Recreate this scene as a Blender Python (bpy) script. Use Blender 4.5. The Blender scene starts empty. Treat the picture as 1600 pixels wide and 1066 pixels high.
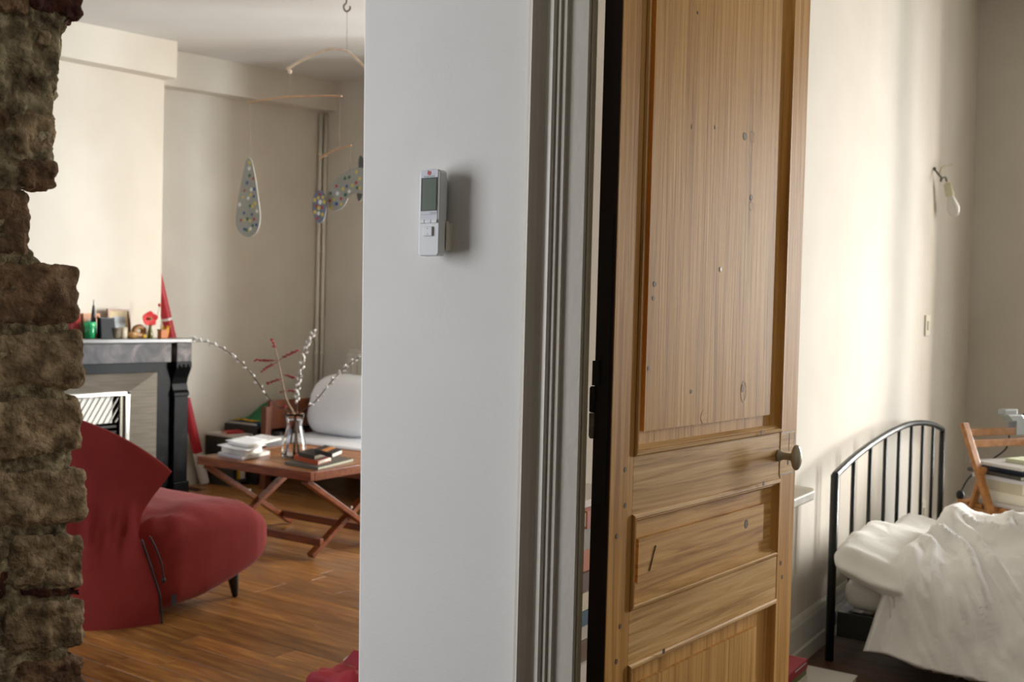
import bpy, bmesh, math, random
from mathutils import Vector, Matrix, noise
random.seed(7)
S = bpy.context.scene
COL = S.collection

# ------------------------------------------------------------------ camera, light, exposure
FPX = 1570.0
YAW = math.radians(33.8); PITCH = math.atan(38 / FPX); ROLL = math.radians(1.4)
CAM = Vector((0, 0, 1.25))
f0 = Vector((-math.sin(YAW), math.cos(YAW), 0)); r0 = Vector((math.cos(YAW), math.sin(YAW), 0)); zz = Vector((0, 0, 1))
FW = f0 * math.cos(PITCH) - zz * math.sin(PITCH)
u0 = r0.cross(FW)
RT = r0 * math.cos(ROLL) + u0 * math.sin(ROLL)
UP = -r0 * math.sin(ROLL) + u0 * math.cos(ROLL)
cd = bpy.data.cameras.new('camera'); cam = bpy.data.objects.new('camera', cd); COL.objects.link(cam)
m = Matrix((RT, UP, -FW)).transposed().to_4x4(); m.translation = CAM
cam.matrix_world = m
cd.sensor_width = 36; cd.lens = FPX / 1600 * 36; cd.clip_start = .02
cd.dof.use_dof = True; cd.dof.focus_distance = 1.85; cd.dof.aperture_fstop = 6.3
S.camera = cam
S.view_settings.view_transform = 'Standard'; S.view_settings.look = 'None'
S.view_settings.exposure = -0.08; S.view_settings.gamma = 1; S.view_settings.use_curve_mapping = False
w = bpy.data.worlds.new('sky'); S.world = w; w.use_nodes = True
bg = w.node_tree.nodes['Background']; bg.inputs[0].default_value = (.62, .78, 1, 1); bg.inputs[1].default_value = 1.6

def area(name, loc, to, sx, sy, e, col, spread=180):
    l = bpy.data.lights.new(name, 'AREA'); l.shape = 'RECTANGLE'; l.size = sx; l.size_y = sy; l.energy = e; l.color = col
    l.spread = math.radians(spread)
    o = bpy.data.objects.new(name, l); COL.objects.link(o); o.location = loc
    d = Vector(to) - Vector(loc); o.rotation_euler = d.to_track_quat('-Z', 'Y').to_euler()
    return o
# living room window (far wall, hidden behind the pier): open sky, plus tinted strip lamps added to streak the walls
area('daylight_living', (-2.75, 6.25, 1.6), (-2.75, 5, 1.5), 1.3, 2.2, 78, (1, .95, .87))
area('streak_strip_living_a', (-1.55, 6.75, 1.7), (-5.7, 4.6, 1.5), .22, 2.6, 60, (.86, .94, 1), 120)
area('streak_strip_living_b', (-1.55, 7.2, 1.9), (-5.6, 4.0, 1.5), .25, 3.0, 80, (1, .94, .87), 120)
area('streak_strip_living_c', (-1.55, 7.8, 2.0), (-5.6, 3.6, 1.5), .30, 3.4, 130, (.88, .95, 1), 120)
# bedroom window (far wall, right of the frame)
area('daylight_bedroom', (.85, 7.25, 1.6), (.85, 6, 1.5), 1.2, 2.2, 92, (1, .95, .87))
area('streak_strip_bedroom_a', (2.4, 9.2, 2.2), (-1.1, 3.6, 1.4), .40, 4.0, 140, (.86, .94, 1), 120)  # narrow tinted lamps added outside to throw vertical bands on the bedroom wall
area('streak_strip_bedroom_b', (2.8, 9.0, 2.2), (-1.1, 3.4, 1.4), .25, 4.0, 110, (1, .93, .86), 120)
area('streak_strip_bedroom_c', (2.0, 9.7, 2.2), (-1.1, 3.2, 1.4), .30, 4.0, 240, (1, .97, .92), 120)
# window of the near room (left wall, behind the camera's left)
area('daylight_near', (-3.5, -.05, 1.45), (-2.5, .05, 1.4), 1.2, 1.9, 98, (.95, .96, 1))

# ------------------------------------------------------------------ helpers
def ray(x, y): return FW + RT * ((x - 800) / FPX) + UP * ((533 - y) / FPX)
def pX(x, y, v): d = ray(x, y); return CAM + d * ((v - CAM.x) / d.x)
def pY(x, y, v): d = ray(x, y); return CAM + d * ((v - CAM.y) / d.y)
def pZ(x, y, v): d = ray(x, y); return CAM + d * ((v - CAM.z) / d.z)
def hexc(h):
    h = h.lstrip('#'); c = [int(h[i:i + 2], 16) / 255 for i in (0, 2, 4)]
    return tuple(((v + .055) / 1.055) ** 2.4 if v > .04045 else v / 12.92 for v in c) + (1,)
MATS = {}
def M(name, c1, c2=None, rough=.6, scale=6, stretch=(1, 1, 1), bump=0, bscale=None, metal=0, rnd=0, c3=None, spec=.5, detail=4, bdist=.02, bstretch=None, dist=0, sheen=0, lo=.35, hi=.65):
    if name in MATS: return MATS[name]
    m = bpy.data.materials.new(name); MATS[name] = m; m.use_nodes = True
    nt = m.node_tree; N = nt.nodes; L = nt.links; b = N['Principled BSDF']
    b.inputs['Roughness'].default_value = rough; b.inputs['Metallic'].default_value = metal
    b.inputs['Specular IOR Level'].default_value = spec
    if sheen: b.inputs['Sheen Weight'].default_value = sheen; b.inputs['Sheen Roughness'].default_value = .5
    c1 = hexc(c1); c2 = hexc(c2) if c2 else c1
    tc = N.new('ShaderNodeTexCoord'); out = None
    def nz(sc, st, det, ds=0):
        mp = N.new('ShaderNodeMapping'); L.new(tc.outputs['Object'], mp.inputs[0]); mp.inputs['Scale'].default_value = st
        t = N.new('ShaderNodeTexNoise'); t.inputs['Scale'].default_value = sc; t.inputs['Detail'].default_value = det; t.inputs['Distortion'].default_value = ds
        L.new(mp.outputs[0], t.inputs[0])
        if rnd:
            oi = N.new('ShaderNodeObjectInfo'); cb = N.new('ShaderNodeVectorMath'); cb.operation = 'SCALE'
            va = N.new('ShaderNodeCombineXYZ'); L.new(oi.outputs['Random'], va.inputs[0]); L.new(oi.outputs['Random'], va.inputs[1])
            cb.inputs['Scale'].default_value = 37; L.new(va.outputs[0], cb.inputs[0]); L.new(cb.outputs[0], mp.inputs['Location'])
        return t
    t = nz(scale, stretch, detail, dist)
    cr = N.new('ShaderNodeValToRGB'); L.new(t.outputs['Fac'], cr.inputs[0])
    e = cr.color_ramp.elements; e[0].position = lo; e[0].color = c1; e[1].position = hi; e[1].color = c2
    if c3: x = e.new((lo + hi) / 2); x.color = hexc(c3)
    out = cr.outputs[0]
    if rnd:
        oi = N.new('ShaderNodeObjectInfo'); mr = N.new('ShaderNodeMapRange'); L.new(oi.outputs['Random'], mr.inputs[0])
        mr.inputs[3].default_value = 1 - rnd; mr.inputs[4].default_value = 1 + rnd
        mx = N.new('ShaderNodeVectorMath'); mx.operation = 'SCALE'; L.new(out, mx.inputs[0]); L.new(mr.outputs[0], mx.inputs['Scale']); out = mx.outputs[0]
    L.new(out, b.inputs['Base Color'])
    if bump:
        t2 = nz(bscale or scale * 4, bstretch or stretch, 6); bp = N.new('ShaderNodeBump'); bp.inputs['Strength'].default_value = bump; bp.inputs['Distance'].default_value = bdist
        L.new(t2.outputs['Fac'], bp.inputs['Height']); L.new(bp.outputs[0], b.inputs['Normal'])
    return m
def glass(name, col=(1, 1, 1, 1), rough=0.02):
    m = bpy.data.materials.new(name); MATS[name] = m; m.use_nodes = True; b = m.node_tree.nodes['Principled BSDF']
    b.inputs['Base Color'].default_value = col; b.inputs['Transmission Weight'].default_value = 1; b.inputs['Roughness'].default_value = rough; b.inputs['IOR'].default_value = 1.45
    return m

def worldloc(o):
    v = Vector((0, 0, 0))
    while o: v += o.location; o = o.parent
    return v
def tag(o, label=None, cat=None, group=None, kind=None):
    if label: o['label'] = label
    if cat: o['category'] = cat
    if group: o['group'] = group
    if kind: o['kind'] = kind
    return o
def thing(name, loc, label, cat, group=None, kind=None):
    o = bpy.data.objects.new(name, None); COL.objects.link(o); o.location = loc; o.empty_display_size = .05
    return tag(o, label, cat, group, kind)

class MB:
    def __init__(s): s.v = []; s.f = []; s.mi = []; s.cur = 0
    def add(s, vs, fs):
        n = len(s.v); s.v += [Vector(v) for v in vs]
        for f in fs: s.f.append([i + n for i in f]); s.mi.append(s.cur)
        return s
    def hexa(s, p):  # 8 points: bottom 4 ccw, top 4
        return s.add(p, [(3, 2, 1, 0), (4, 5, 6, 7), (0, 1, 5, 4), (1, 2, 6, 5), (2, 3, 7, 6), (3, 0, 4, 7)])
    def box(s, a, b):
        (x0, y0, z0), (x1, y1, z1) = a, b
        return s.hexa([(x0, y0, z0), (x1, y0, z0), (x1, y1, z0), (x0, y1, z0), (x0, y0, z1), (x1, y0, z1), (x1, y1, z1), (x0, y1, z1)])
    def obox(s, o, a, b, c):  # corner o and three edge vectors
        o, a, b, c = map(Vector, (o, a, b, c))
        return s.hexa([o, o + a, o + a + b, o + b, o + c, o + a + c, o + a + b + c, o + b + c])
    def bar(s, p, q, wd, ht, up=(0, 0, 1)):
        p, q = Vector(p), Vector(q); d = (q - p).normalized(); x = d.cross(Vector(up)).normalized(); y = x.cross(d)
        return s.obox(p - x * wd / 2 - y * ht / 2, x * wd, y * ht, q - p)
    def tube(s, pts, r, n=8, cap=True):
        pts = [Vector(p) for p in pts]; k = len(pts); rs = r if isinstance(r, (list, tuple)) else [r] * k
        base = len(s.v); ref = Vector((.31, .17, .93))
        d0 = (pts[1] - pts[0]).normalized()
        if abs(d0.dot(ref)) > .95: ref = Vector((1, 0, 0))
        for i, p in enumerate(pts):
            d = (pts[min(i + 1, k - 1)] - pts[max(i - 1, 0)]).normalized()
            x = ref - d * ref.dot(d)
            x.normalize(); y = d.cross(x); ref = x
            for j in range(n):
                a = 2 * math.pi * j / n; s.v.append(p + (x * math.cos(a) + y * math.sin(a)) * rs[i])
        for i in range(k - 1):
            for j in range(n):
                a = base + i * n + j; b = base + i * n + (j + 1) % n
                s.f.append([a, b, b + n, a + n]); s.mi.append(s.cur)
        if cap:
            s.f.append([base + j for j in range(n)][::-1]); s.mi.append(s.cur)
            s.f.append([base + (k - 1) * n + j for j in range(n)]); s.mi.append(s.cur)
        return s
    def lathe(s, prof, c, n=20, axis=(0, 0, 1), cap=True):
        c = Vector(c); az = Vector(axis).normalized(); ref = Vector((1, 0, 0)) if abs(az.x) < .9 else Vector((0, 1, 0))
        x = (ref - az * ref.dot(az)).normalized(); y = az.cross(x); base = len(s.v); k = len(prof)
        for r, z in prof:
            for j in range(n):
                a = 2 * math.pi * j / n; s.v.append(c + az * z + (x * math.cos(a) + y * math.sin(a)) * r)
        for i in range(k - 1):
            for j in range(n):
                a = base + i * n + j; b = base + i * n + (j + 1) % n
                s.f.append([a, b, b + n, a + n]); s.mi.append(s.cur)
        if cap:
            s.f.append([base + j for j in range(n)][::-1]); s.mi.append(s.cur)
            s.f.append([base + (k - 1) * n + j for j in range(n)]); s.mi.append(s.cur)
        return s
    def ell(s, c, rx, ry, rz, n=12, k=8, fn=None):
        c = Vector(c); prof = []; base = len(s.v)
        for i in range(k + 1):
            t = -math.pi / 2 + math.pi * i / k
            for j in range(n):
                a = 2 * math.pi * j / n
                p = Vector((math.cos(t) * math.cos(a) * rx, math.cos(t) * math.sin(a) * ry, math.sin(t) * rz))
                s.v.append(c + (fn(p) if fn else p))
        for i in range(k):
            for j in range(n):
                a = base + i * n + j; b = base + i * n + (j + 1) % n
                s.f.append([a, b, b + n, a + n]); s.mi.append(s.cur)
        return s
    def prism(s, poly, z0, z1, fn):  # poly (a,b) list, fn(a,b,c)->point
        n = len(poly)
        vs = [fn(a, b, z0) for a, b in poly] + [fn(a, b, z1) for a, b in poly]
        fs = [list(range(n))[::-1], list(range(n, 2 * n))] + [(i, (i + 1) % n, n + (i + 1) % n, n + i) for i in range(n)]
        return s.add(vs, fs)
    def grid(s, nu, nv, fn, close_u=False):
        base = len(s.v)
        for i in range(nu):
            for j in range(nv): s.v.append(Vector(fn(i / (nu - 1), j / (nv - 1))))
        for i in range(nu - 1):
            for j in range(nv - 1):
                a = base + i * nv + j; s.f.append([a, a + nv, a + nv + 1, a + 1]); s.mi.append(s.cur)
        return s
    def build(s, name, mats, parent=None, smooth=False, bevel=0, origin=None, solid=0, subsurf=0, seg=2):
        off = worldloc(parent) if parent else None
        if parent is None:
            if origin is None:
                xs = [v.x for v in s.v]; ys = [v.y for v in s.v]; zs = [v.z for v in s.v]
                origin = Vector(((min(xs) + max(xs)) / 2, (min(ys) + max(ys)) / 2, min(zs)))
            off = Vector(origin)
        me = bpy.data.meshes.new(name); me.from_pydata([tuple(v - off) for v in s.v], [], s.f)
        mats = mats if isinstance(mats, (list, tuple)) else [mats]
        for mm in mats: me.materials.append(mm)
        if len(mats) > 1: me.polygons.foreach_set('material_index', s.mi)
        bm = bmesh.new(); bm.from_mesh(me)
        bmesh.ops.remove_doubles(bm, verts=bm.verts, dist=1e-6)
        bmesh.ops.recalc_face_normals(bm, faces=bm.faces)
        if bevel:
            bmesh.ops.bevel(bm, geom=[e for e in bm.edges if len(e.link_faces) == 2 and e.calc_face_angle() > .5], offset=bevel, segments=seg, affect='EDGES', profile=.5, clamp_overlap=True)
        bm.to_mesh(me); bm.free()
        if smooth: me.polygons.foreach_set('use_smooth', [True] * len(me.polygons))
        o = bpy.data.objects.new(name, me); COL.objects.link(o)
        if parent: o.parent = parent
        else: o.location = off
        if solid: q = o.modifiers.new('s', 'SOLIDIFY'); q.thickness = solid; q.offset = 0
        if subsurf: q = o.modifiers.new('u', 'SUBSURF'); q.levels = subsurf; q.render_levels = subsurf
        return o
def struct(mb, name, mats, parent=None, **k):
    o = mb.build(name, mats, parent, **k)
    if parent is None: o['kind'] = 'structure'
    return o
def rot2(x, y, a): return x * math.cos(a) - y * math.sin(a), x * math.sin(a) + y * math.cos(a)
def smoothstep(a, b, x): t = max(0, min(1, (x - a) / (b - a))); return t * t * (3 - 2 * t)
def lerp(a, b, t): return a + (b - a) * t
def curve(pts, n):  # catmull-rom through pts
    P = [Vector(p) for p in pts]; P = [P[0] * 2 - P[1]] + P + [P[-1] * 2 - P[-2]]; out = []
    seg = len(P) - 3
    for i in range(n):
        t = i / (n - 1) * seg; k = min(int(t), seg - 1); t -= k; a, b, c, d = P[k:k + 4]
        out.append(.5 * ((2 * b) + (c - a) * t + (2 * a - 5 * b + 4 * c - d) * t * t + (3 * b - a - 3 * c + d) * t ** 3))
    return out
def interp(tab, x):
    if x <= tab[0][0]: return tab[0][1]
    for (a, u), (b, v) in zip(tab, tab[1:]):
        if x <= b: return u + (v - u) * (x - a) / (b - a)
    return tab[-1][1]

# ------------------------------------------------------------------ materials
plaster = M('plaster', '#e2e0da', '#e8e6e1', .85, 3, bump=.06, bscale=220)
wall_cream = M('wall_cream', '#d2cabb', '#d8d1c3', .85, 2.5, bump=.06, bscale=180)
wall_bed = M('wall_bed', '#cdc5b7', '#d4ccbf', .85, 2.5, bump=.06, bscale=180)
near_m = M('near_room_wall', '#8d7f6c', '#9a8b78', .9, 3)
ceilm = M('ceiling_paint', '#d2cfc9', '#d8d5cf', .9, 2)
casing_m = M('casing_paint', '#cac4b6', '#d2ccbf', .45, 4, bump=.05, bscale=90)
jamb_m = M('jamb_paint', '#b3aa8c', '#bdb499', .4, 4)
base_m = M('baseboard_paint', '#c9c4b8', '#d1ccc1', .5, 4)
oak = M('oak_plank', '#83552a', '#b07c40', .28, 3, (1.6, 14, 14), .03, 18, rnd=.27, c3='#966534', dist=.6)
oak_dark = M('dark_plank', '#4a3020', '#66442c', .4, 3, (1.6, 14, 14), .03, 18, rnd=.15)
subfloor = M('subfloor', '#2c1a0d', '#382211', .8)
def pine(name, axis, a='#9c6c32', b='#dbab66', c='#c5924e'):
    st = {'z': (1, 24, .7), 'u': (1, 1.2, 30)}[axis]
    return M(name, a, b, .5, 2.6, st, .05, 7, c3=c, dist=.9, detail=6, lo=.28, hi=.7, rnd=.035, spec=.12)
pine_z = pine('pine_upright', 'z'); pine_u = pine('pine_rail', 'u', '#a67c44', '#e2bc82', '#cca265')
pine_p = pine('pine_panel', 'z', '#a27238', '#deae6a', '#cb9a56')
pine_m = pine('pine_midpanel', 'u', '#98683a', '#e4b878', '#d2a364')
door_edge = M('dark_stained_edge', '#1a0a04', '#2a1208', .6, 4, (8, 8, 1))
black_metal = M('black_metal', '#0b0f0e', '#131817', .35, 8)
iron = M('old_iron', '#16120f', '#241d18', .6, 20)
steel = M('satin_steel', '#a8a49a', '#bab6ac', .35, 10, metal=.8)
stone_m = M('stone', '#5a4b37', '#c9b593', .95, 17, bump=1, bdist=.035, bscale=46, c3='#948163', detail=10, lo=.28, hi=.72, rnd=.12)
stone_b = M('stone_brown', '#4c3828', '#b09373', .95, 17, bump=1, bdist=.035, bscale=46, c3='#7d644a', detail=10, lo=.28, hi=.72, rnd=.12)
mortar_m = M('old_mortar', '#4a3f2e', '#d8cda8', .97, 20, bump=1.0, bdist=.045, bscale=48, c3='#94886a', detail=12, lo=.3, hi=.72)
brickred = M('red_brick', '#3b1a10', '#6a3a25', .95, 20, bump=1, bdist=.06, bscale=50, c3='#50281a', detail=8)

# ------------------------------------------------------------------ structure
YW = 1.4; XB = -1.15; XL = -1.26; XA = -5.85; YL = 5.93; YB = 6.95; XBR = -5.6
# near partition (pier)
e1 = pY(569, 0, YW); e2 = pY(559, 1066, YW); sl = (e1.x - e2.x) / (e1.z - e2.z)
xl = lambda z: e2.x + sl * (z - e2.z)
b = MB()
b.hexa([(xl(0), YW, 0), (-.84, YW, 0), (-.84, YW + .07, 0), (xl(0), YW + .09, 0), (xl(3.05), YW, 3.05), (-.84, YW, 3.05), (-.84, YW + .07, 3.05), (xl(3.05), YW + .09, 3.05)])
pier = struct(b, 'wall_front', plaster, bevel=.004)
# headers over the openings and the wall right of the door
b = MB(); b.box((-2.75, YW, 2.45), (-1.33, 1.52, 3.05)); struct(b, 'wall_front_header', plaster)
b = MB(); b.box((-.80, YW, 2.2), (-.04, 1.47, 3.05)); b.box((-.04, YW, 0), (2.4, 1.47, 3.05)); struct(b, 'wall_front_right', plaster)
# living room / bedroom divider
b = MB(); b.box((XL, 1.5, 0), (XB, 7.1, 3.4)); struct(b, 'wall_divider', [wall_bed])
# near room shell
b = MB(); b.box((-3.35, -3.1, 0), (-3.2, -.7, 3.05)); b.box((-3.35, .6, 0), (-3.2, 1.4, 3.05)); b.box((-3.35, -.7, 0), (-3.2, .6, .45)); b.box((-3.35, -.7, 2.45), (-3.2, .6, 3.05)); struct(b, 'wall_near_left', near_m)
b = MB(); b.box((-3.35, -3.25, 0), (2.55, -3.1, 3.05)); struct(b, 'wall_near_back', near_m)
b = MB(); b.box((2.4, -3.1, 0), (2.55, 1.4, 3.4)); struct(b, 'wall_near_right', near_m)
b = MB(); b.box((2.4, 1.4, 0), (2.55, 7.1, 3.4)); struct(b, 'wall_right', wall_bed)
# living room shell
b = MB(); b.box((XA - .15, 1.2, 0), (XA, 6.1, 3.4)); struct(b, 'wall_left', wall_cream)
def holed(b, y0, y1, xa, xb, hx0, hx1, hz0, hz1, zt):
    b.box((xa, y0, 0), (hx0, y1, zt)); b.box((hx1, y0, 0), (xb, y1, zt)); b.box((hx0, y0, 0), (hx1, y1, hz0)); b.box((hx0, y0, hz1), (hx1, y1, zt))
b = MB(); holed(b, YL, YL + .16, XA - .15, XL, -3.4, -2.1, .4, 2.7, 3.4); struct(b, 'wall_back', wall_cream)
b = MB(); holed(b, YB, YB + .16, XB, 2.4, .25, 1.45, .35, 2.7, 3.4); struct(b, 'wall_bedroom_far', wall_bed)
def window(name, x0, x1, z0, z1, y):
    b = MB()
    for x in (x0, (x0 + x1) / 2 - .04, x1 - .05): b.box((x, y, z0), (x + (.08 if x not in (x0, x1 - .05) else .05), y + .05, z1))
    for z in (z0, z0 + (z1 - z0) * .36, z0 + (z1 - z0) * .7, z1 - .05): b.box((x0 + .05, y + .008, z), (x1 - .05, y + .042, z + .045))
    struct(b, name, casing_m)
window('window_1', -3.4, -2.1, .4, 2.7, YL + .08); window('window_2', .25, 1.45, .35, 2.7, YB + .08)
b = MB()
for y in (-.7, -.09, .55): b.box((-3.3, y, .45), (-3.25, y + .05, 2.45))
for z in (.45, 1.2, 2.4): b.box((-3.29, -.65, z), (-3.26, .55, z + .04))
struct(b, 'window_3', casing_m)
# chimney breast and boxed soffits
b = MB(); b.box((XA, 1.9, 0), (XBR, 4.205, 3.2)); struct(b, 'wall_chimney_breast', wall_cream)
b = MB(); b.hexa([(XBR, 2.0, 2.63), (-5.48, 2.0, 2.63), (-5.48, 4.21, 2.742), (XBR, 4.21, 2.742), (XBR, 2.0, 3.3), (-5.48, 2.0, 3.3), (-5.48, 4.21, 3.3), (XBR, 4.21, 3.3)]); struct(b, 'trim_1', wall_cream)
b = MB(); b.hexa([(XA, 4.205, 2.735), (-5.72, 4.205, 2.735), (-5.72, YL, 2.868), (XA, YL, 2.868), (XA, 4.205, 3.3), (-5.72, 4.205, 3.3), (-5.72, YL, 3.3), (XA, YL, 3.3)]); struct(b, 'trim_2', wall_cream)
# ceilings
def zc(y): return 2.975 + (y - 4.2) * .073
b = MB(); b.hexa([(XA - .1, 1.3, zc(1.3)), (XL, 1.3, zc(1.3)), (XL, 6.1, zc(6.1)), (XA - .1, 6.1, zc(6.1)), (XA - .1, 1.3, 3.4), (XL, 1.3, 3.4), (XL, 6.1, 3.4), (XA - .1, 6.1, 3.4)]); struct(b, 'ceiling', ceilm)
b = MB(); b.box((XL, 1.4, 3.36), (2.55, 7.1, 3.46)); struct(b, 'ceiling_bedroom', ceilm)
b = MB(); b.box((-3.35, -3.25, 3.05), (2.55, 1.52, 3.15)); struct(b, 'ceiling_near', ceilm)
# baseboards
b = MB()
b.prism([(XB, 0), (XB + .022, 0), (XB + .022, .055), (XB + .016, .062), (XB + .016, .145), (XB + .010, .165), (XB + .004, .175), (XB, .175)], 1.52, YB, lambda a, c, y: (a, y, c)); struct(b, 'baseboard_left', base_m)
b = MB(); b.prism([(YB, 0), (YB - .022, 0), (YB - .022, .055), (YB - .016, .062), (YB - .016, .145), (YB - .006, .172), (YB, .175)], XB + .02, 2.4, lambda a, c, x: (x, a, c)); struct(b, 'baseboard_far', base_m)
b = MB(); b.box((XA, 4.32, 0), (XA + .018, YL, .13)); struct(b, 'baseboard_living', base_m)
# floor with planks
b = MB(); b.box((XA - .1, -3.2, -.08), (2.5, 7.1, -.012)); floor = struct(b, 'floor', subfloor)
PW = .104; plank_mesh = {}
def plank(L, x, y, mat, nm):
    key = (round(L, 2), nm)
    if key not in plank_mesh:
        q = MB(); q.box((0, .0012, -.011), (L - .0024, PW - .0012, 0)); o = q.build('plank', mat, bevel=.0012, origin=(0, 0, 0), seg=1); plank_mesh[key] = o.data
    else: o = bpy.data.objects.new('plank', plank_mesh[key]); COL.objects.link(o)
    o.location = (x, y, 0); o.parent = floor; o.location = Vector((x, y, 0)) - floor.location
LEN = [.7, .85, 1.0, 1.15, 1.3]
y = 1.8
while y < YL - PW:
    x = -5.84 + random.choice([0, .3, .6, .9]) - .9
    while x < -1.75:
        L = random.choice(LEN)
        if x > -5.84 and x + L < XL: plank(L, x, y, oak, 'living')
        elif x + L > -5.5 and x <= -5.84:
            L2 = round((x + L + 5.84) / .15) * .15
            if L2 > .1: plank(L2, -5.84, y, oak, 'living'); x = -5.84 + L2 - L
        elif x + L >= XL: plank(round((XL - x) / .05 - .5) * .05, x, y, oak, 'living')
        x += L
    y += PW
y = 1.55
while y < 4.9:
    off = random.choice([.5, .7, .9])
    plank(off, XB + .02, y, oak_dark, 'bed')
    plank(1.3, XB + .02 + off, y, oak_dark, 'bed')
    y += PW

# ------------------------------------------------------------------ rough stone jamb of the knocked-through wall
XJ = -2.6
sil = [(-60, 128), (0, 128), (20, 130), (36, 112), (60, 104), (100, 100), (140, 98), (165, 90), (185, 92), (215, 93), (250, 94), (268, 85), (285, 62), (296, 40), (302, 42), (310, 48), (345, 46), (380, 46), (398, 58), (408, 68), (414, 68), (430, 112), (508, 112), (520, 112), (600, 110), (615, 108), (640, 112), (705, 115), (725, 116), (805, 114), (825, 112), (905, 116), (925, 118), (1000, 110), (1015, 112), (1066, 120), (1200, 120)]
zoff = lambda py: pX(100, py, XJ).z
silz = sorted([(pX(p, q, XJ).z, pX(p, q, XJ).y) for q, p in sil])
def core(s, t):
    z = lerp(.0, 2.5, t); yf = interp(silz, z); d = s * 1.0
    a = yf - 1.395; tot = a + .35; L = d * tot
    n = noise.fractal(Vector((L * 14, z * 14, 3)), 1, 2, 5) * .012 + noise.fractal(Vector((L * 45, z * 45, 9)), 1, 2, 4) * .009
    n += -.03 * max(0, noise.noise(Vector((L * 9, z * 9, 21)))) if z > 1.45 else 0
    if L < a: p = Vector((XJ + n, 1.395 + L, z))
    else: p = Vector((XJ - (L - a), yf + n, z))
    c = abs(L - a)
    if c < .03: p += Vector((-1, -1, 0)) * (.03 - c) * .3
    return p
b = MB(); b.grid(70, 420, core)
b.box((-3.2, 1.4, 0), (-2.93, 1.52, 3.05)); b.box((-2.95, 1.4, 0), (XJ - .06, 1.44, 3.05)); b.box((-2.95, 1.4, 2.45), (XJ, 1.60, 3.05))
stonewall = struct(b, 'wall_stone', mortar_m, smooth=True)
def stone(y0, y1, px, mat=stone_m, px0=-30, seed=0, out=.012, r=.022, sy=0.0, name='stone', amp=1.0):
    zb = pX(px, y1, XJ).z; zt = pX(px, y0, XJ).z; yb = pX(px, (y0 + y1) / 2, XJ).y; ya = pX(px0, (y0 + y1) / 2, XJ).y
    nu, nv, nw = 12, 14, 8
    cx, cy, cz = XJ - .05 + out, (ya + yb) / 2, (zb + zt) / 2; hx, hy, hz = .05, (yb - ya) / 2, (zt - zb) / 2
    bm = bmesh.new(); bmesh.ops.create_cube(bm, size=2); bmesh.ops.subdivide_edges(bm, edges=bm.edges[:], cuts=23, use_grid_fill=True)
    q = MB()
    for v in bm.verts:
        p = Vector((v.co.x * hx, v.co.y * hy, v.co.z * hz))
        inn = Vector([max(-h + r, min(h - r, c)) for h, c in zip((hx, hy, hz), p)]); d = p - inn
        if d.length > 1e-6: p = inn + d.normalized() * r
        p.z += -p.y * sy
        g = Vector((cx, cy, cz)) + p
        k = noise.fractal(g * 9 + Vector((seed, 0, 0)), 1, 2, 3) * .015 + noise.fractal(g * 38 + Vector((seed, 5, 0)), 1, 2, 4) * .008
        g += (d.normalized() if d.length > 1e-6 else Vector((1, 0, 0))) * k * amp
        q.v.append(g)
    bm.verts.index_update()
    for f in bm.faces: q.f.append([v.index for v in f.verts]); q.mi.append(0)
    bm.free()
    return q.build(name, mat, stonewall, smooth=True)
stone(-90, 36, 130, brickred, 40, 1, .02, name='brick')
stone(-70, 24, 46, stone_b, -60, 2, .012)
stone(256, 296, 84, stone_b, 30, 3, .02, .018)
stone(98, 150, 78, stone_b, 34, 31, -.02, .02, .1)
stone(46, 78, 80, stone_m, 56, 32, .012, .014)
stone(172, 240, 14, stone_b, -30, 33, .004, .02)
stone(176, 250, 92, stone_m, 22, 34, .006, .03)
stone(300, 398, 46, stone_b, -40, 4, .008)
stone(416, 508, 124, stone_b, -40, 5)
stone(517, 600, 129, stone_m, -40, 6)
stone(618, 706, 130, stone_m, -40, 7)
stone(724, 806, 132, stone_m, -40, 8, sy=.12)
stone(826, 908, 130, stone_m, 14, 9, sy=.16)
stone(908, 922, 126, brickred, 30, 10, .012, .006, .2, name='brick')
stone(924, 1000, 133, stone_m, 4, 11, sy=.16)
stone(1013, 1100, 134, stone_b, 20, 12, sy=.2)
stone(880, 930, 20, brickred, -60, 13, .004, .012, name='brick')

# ------------------------------------------------------------------ door casing
CP = [(-.912, 0), (-.912, .011), (-.8985, .012), (-.8975, .003), (-.8965, .003), (-.8955, .028), (-.892, .031), (-.887, .028), (-.881, .021), (-.874, .016), (-.868, .015), (-.864, .018), (-.859, .019), (-.8555, .017), (-.8545, .012), (-.852, .015), (-.848, .015), (-.8465, .010), (-.843, .012), (-.838, .012), (-.8365, .007), (-.8015, .006), (-.7995, .004), (-.799, -.010), (-.82, -.012), (-.84, 0)]
b = MB(); b.prism(CP, 0, 2.22, lambda a, c, z: (a, YW - c, z)); struct(b, 'trim_3', casing_m)
b = MB(); b.prism([(-.799, .001), (-.797, .002), (-.7955, -.001), (-.7945, -.010), (-.799, -.010)], 0, 2.22, lambda a, c, z: (a, YW - c, z)); struct(b, 'trim_4', jamb_m)

b = MB(); b.prism([(-.835 - x_, d_) for x_, d_ in CP], 0, 2.22, lambda a, c, z: (a, YW - c, z)); struct(b, 'trim_5', casing_m)
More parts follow.
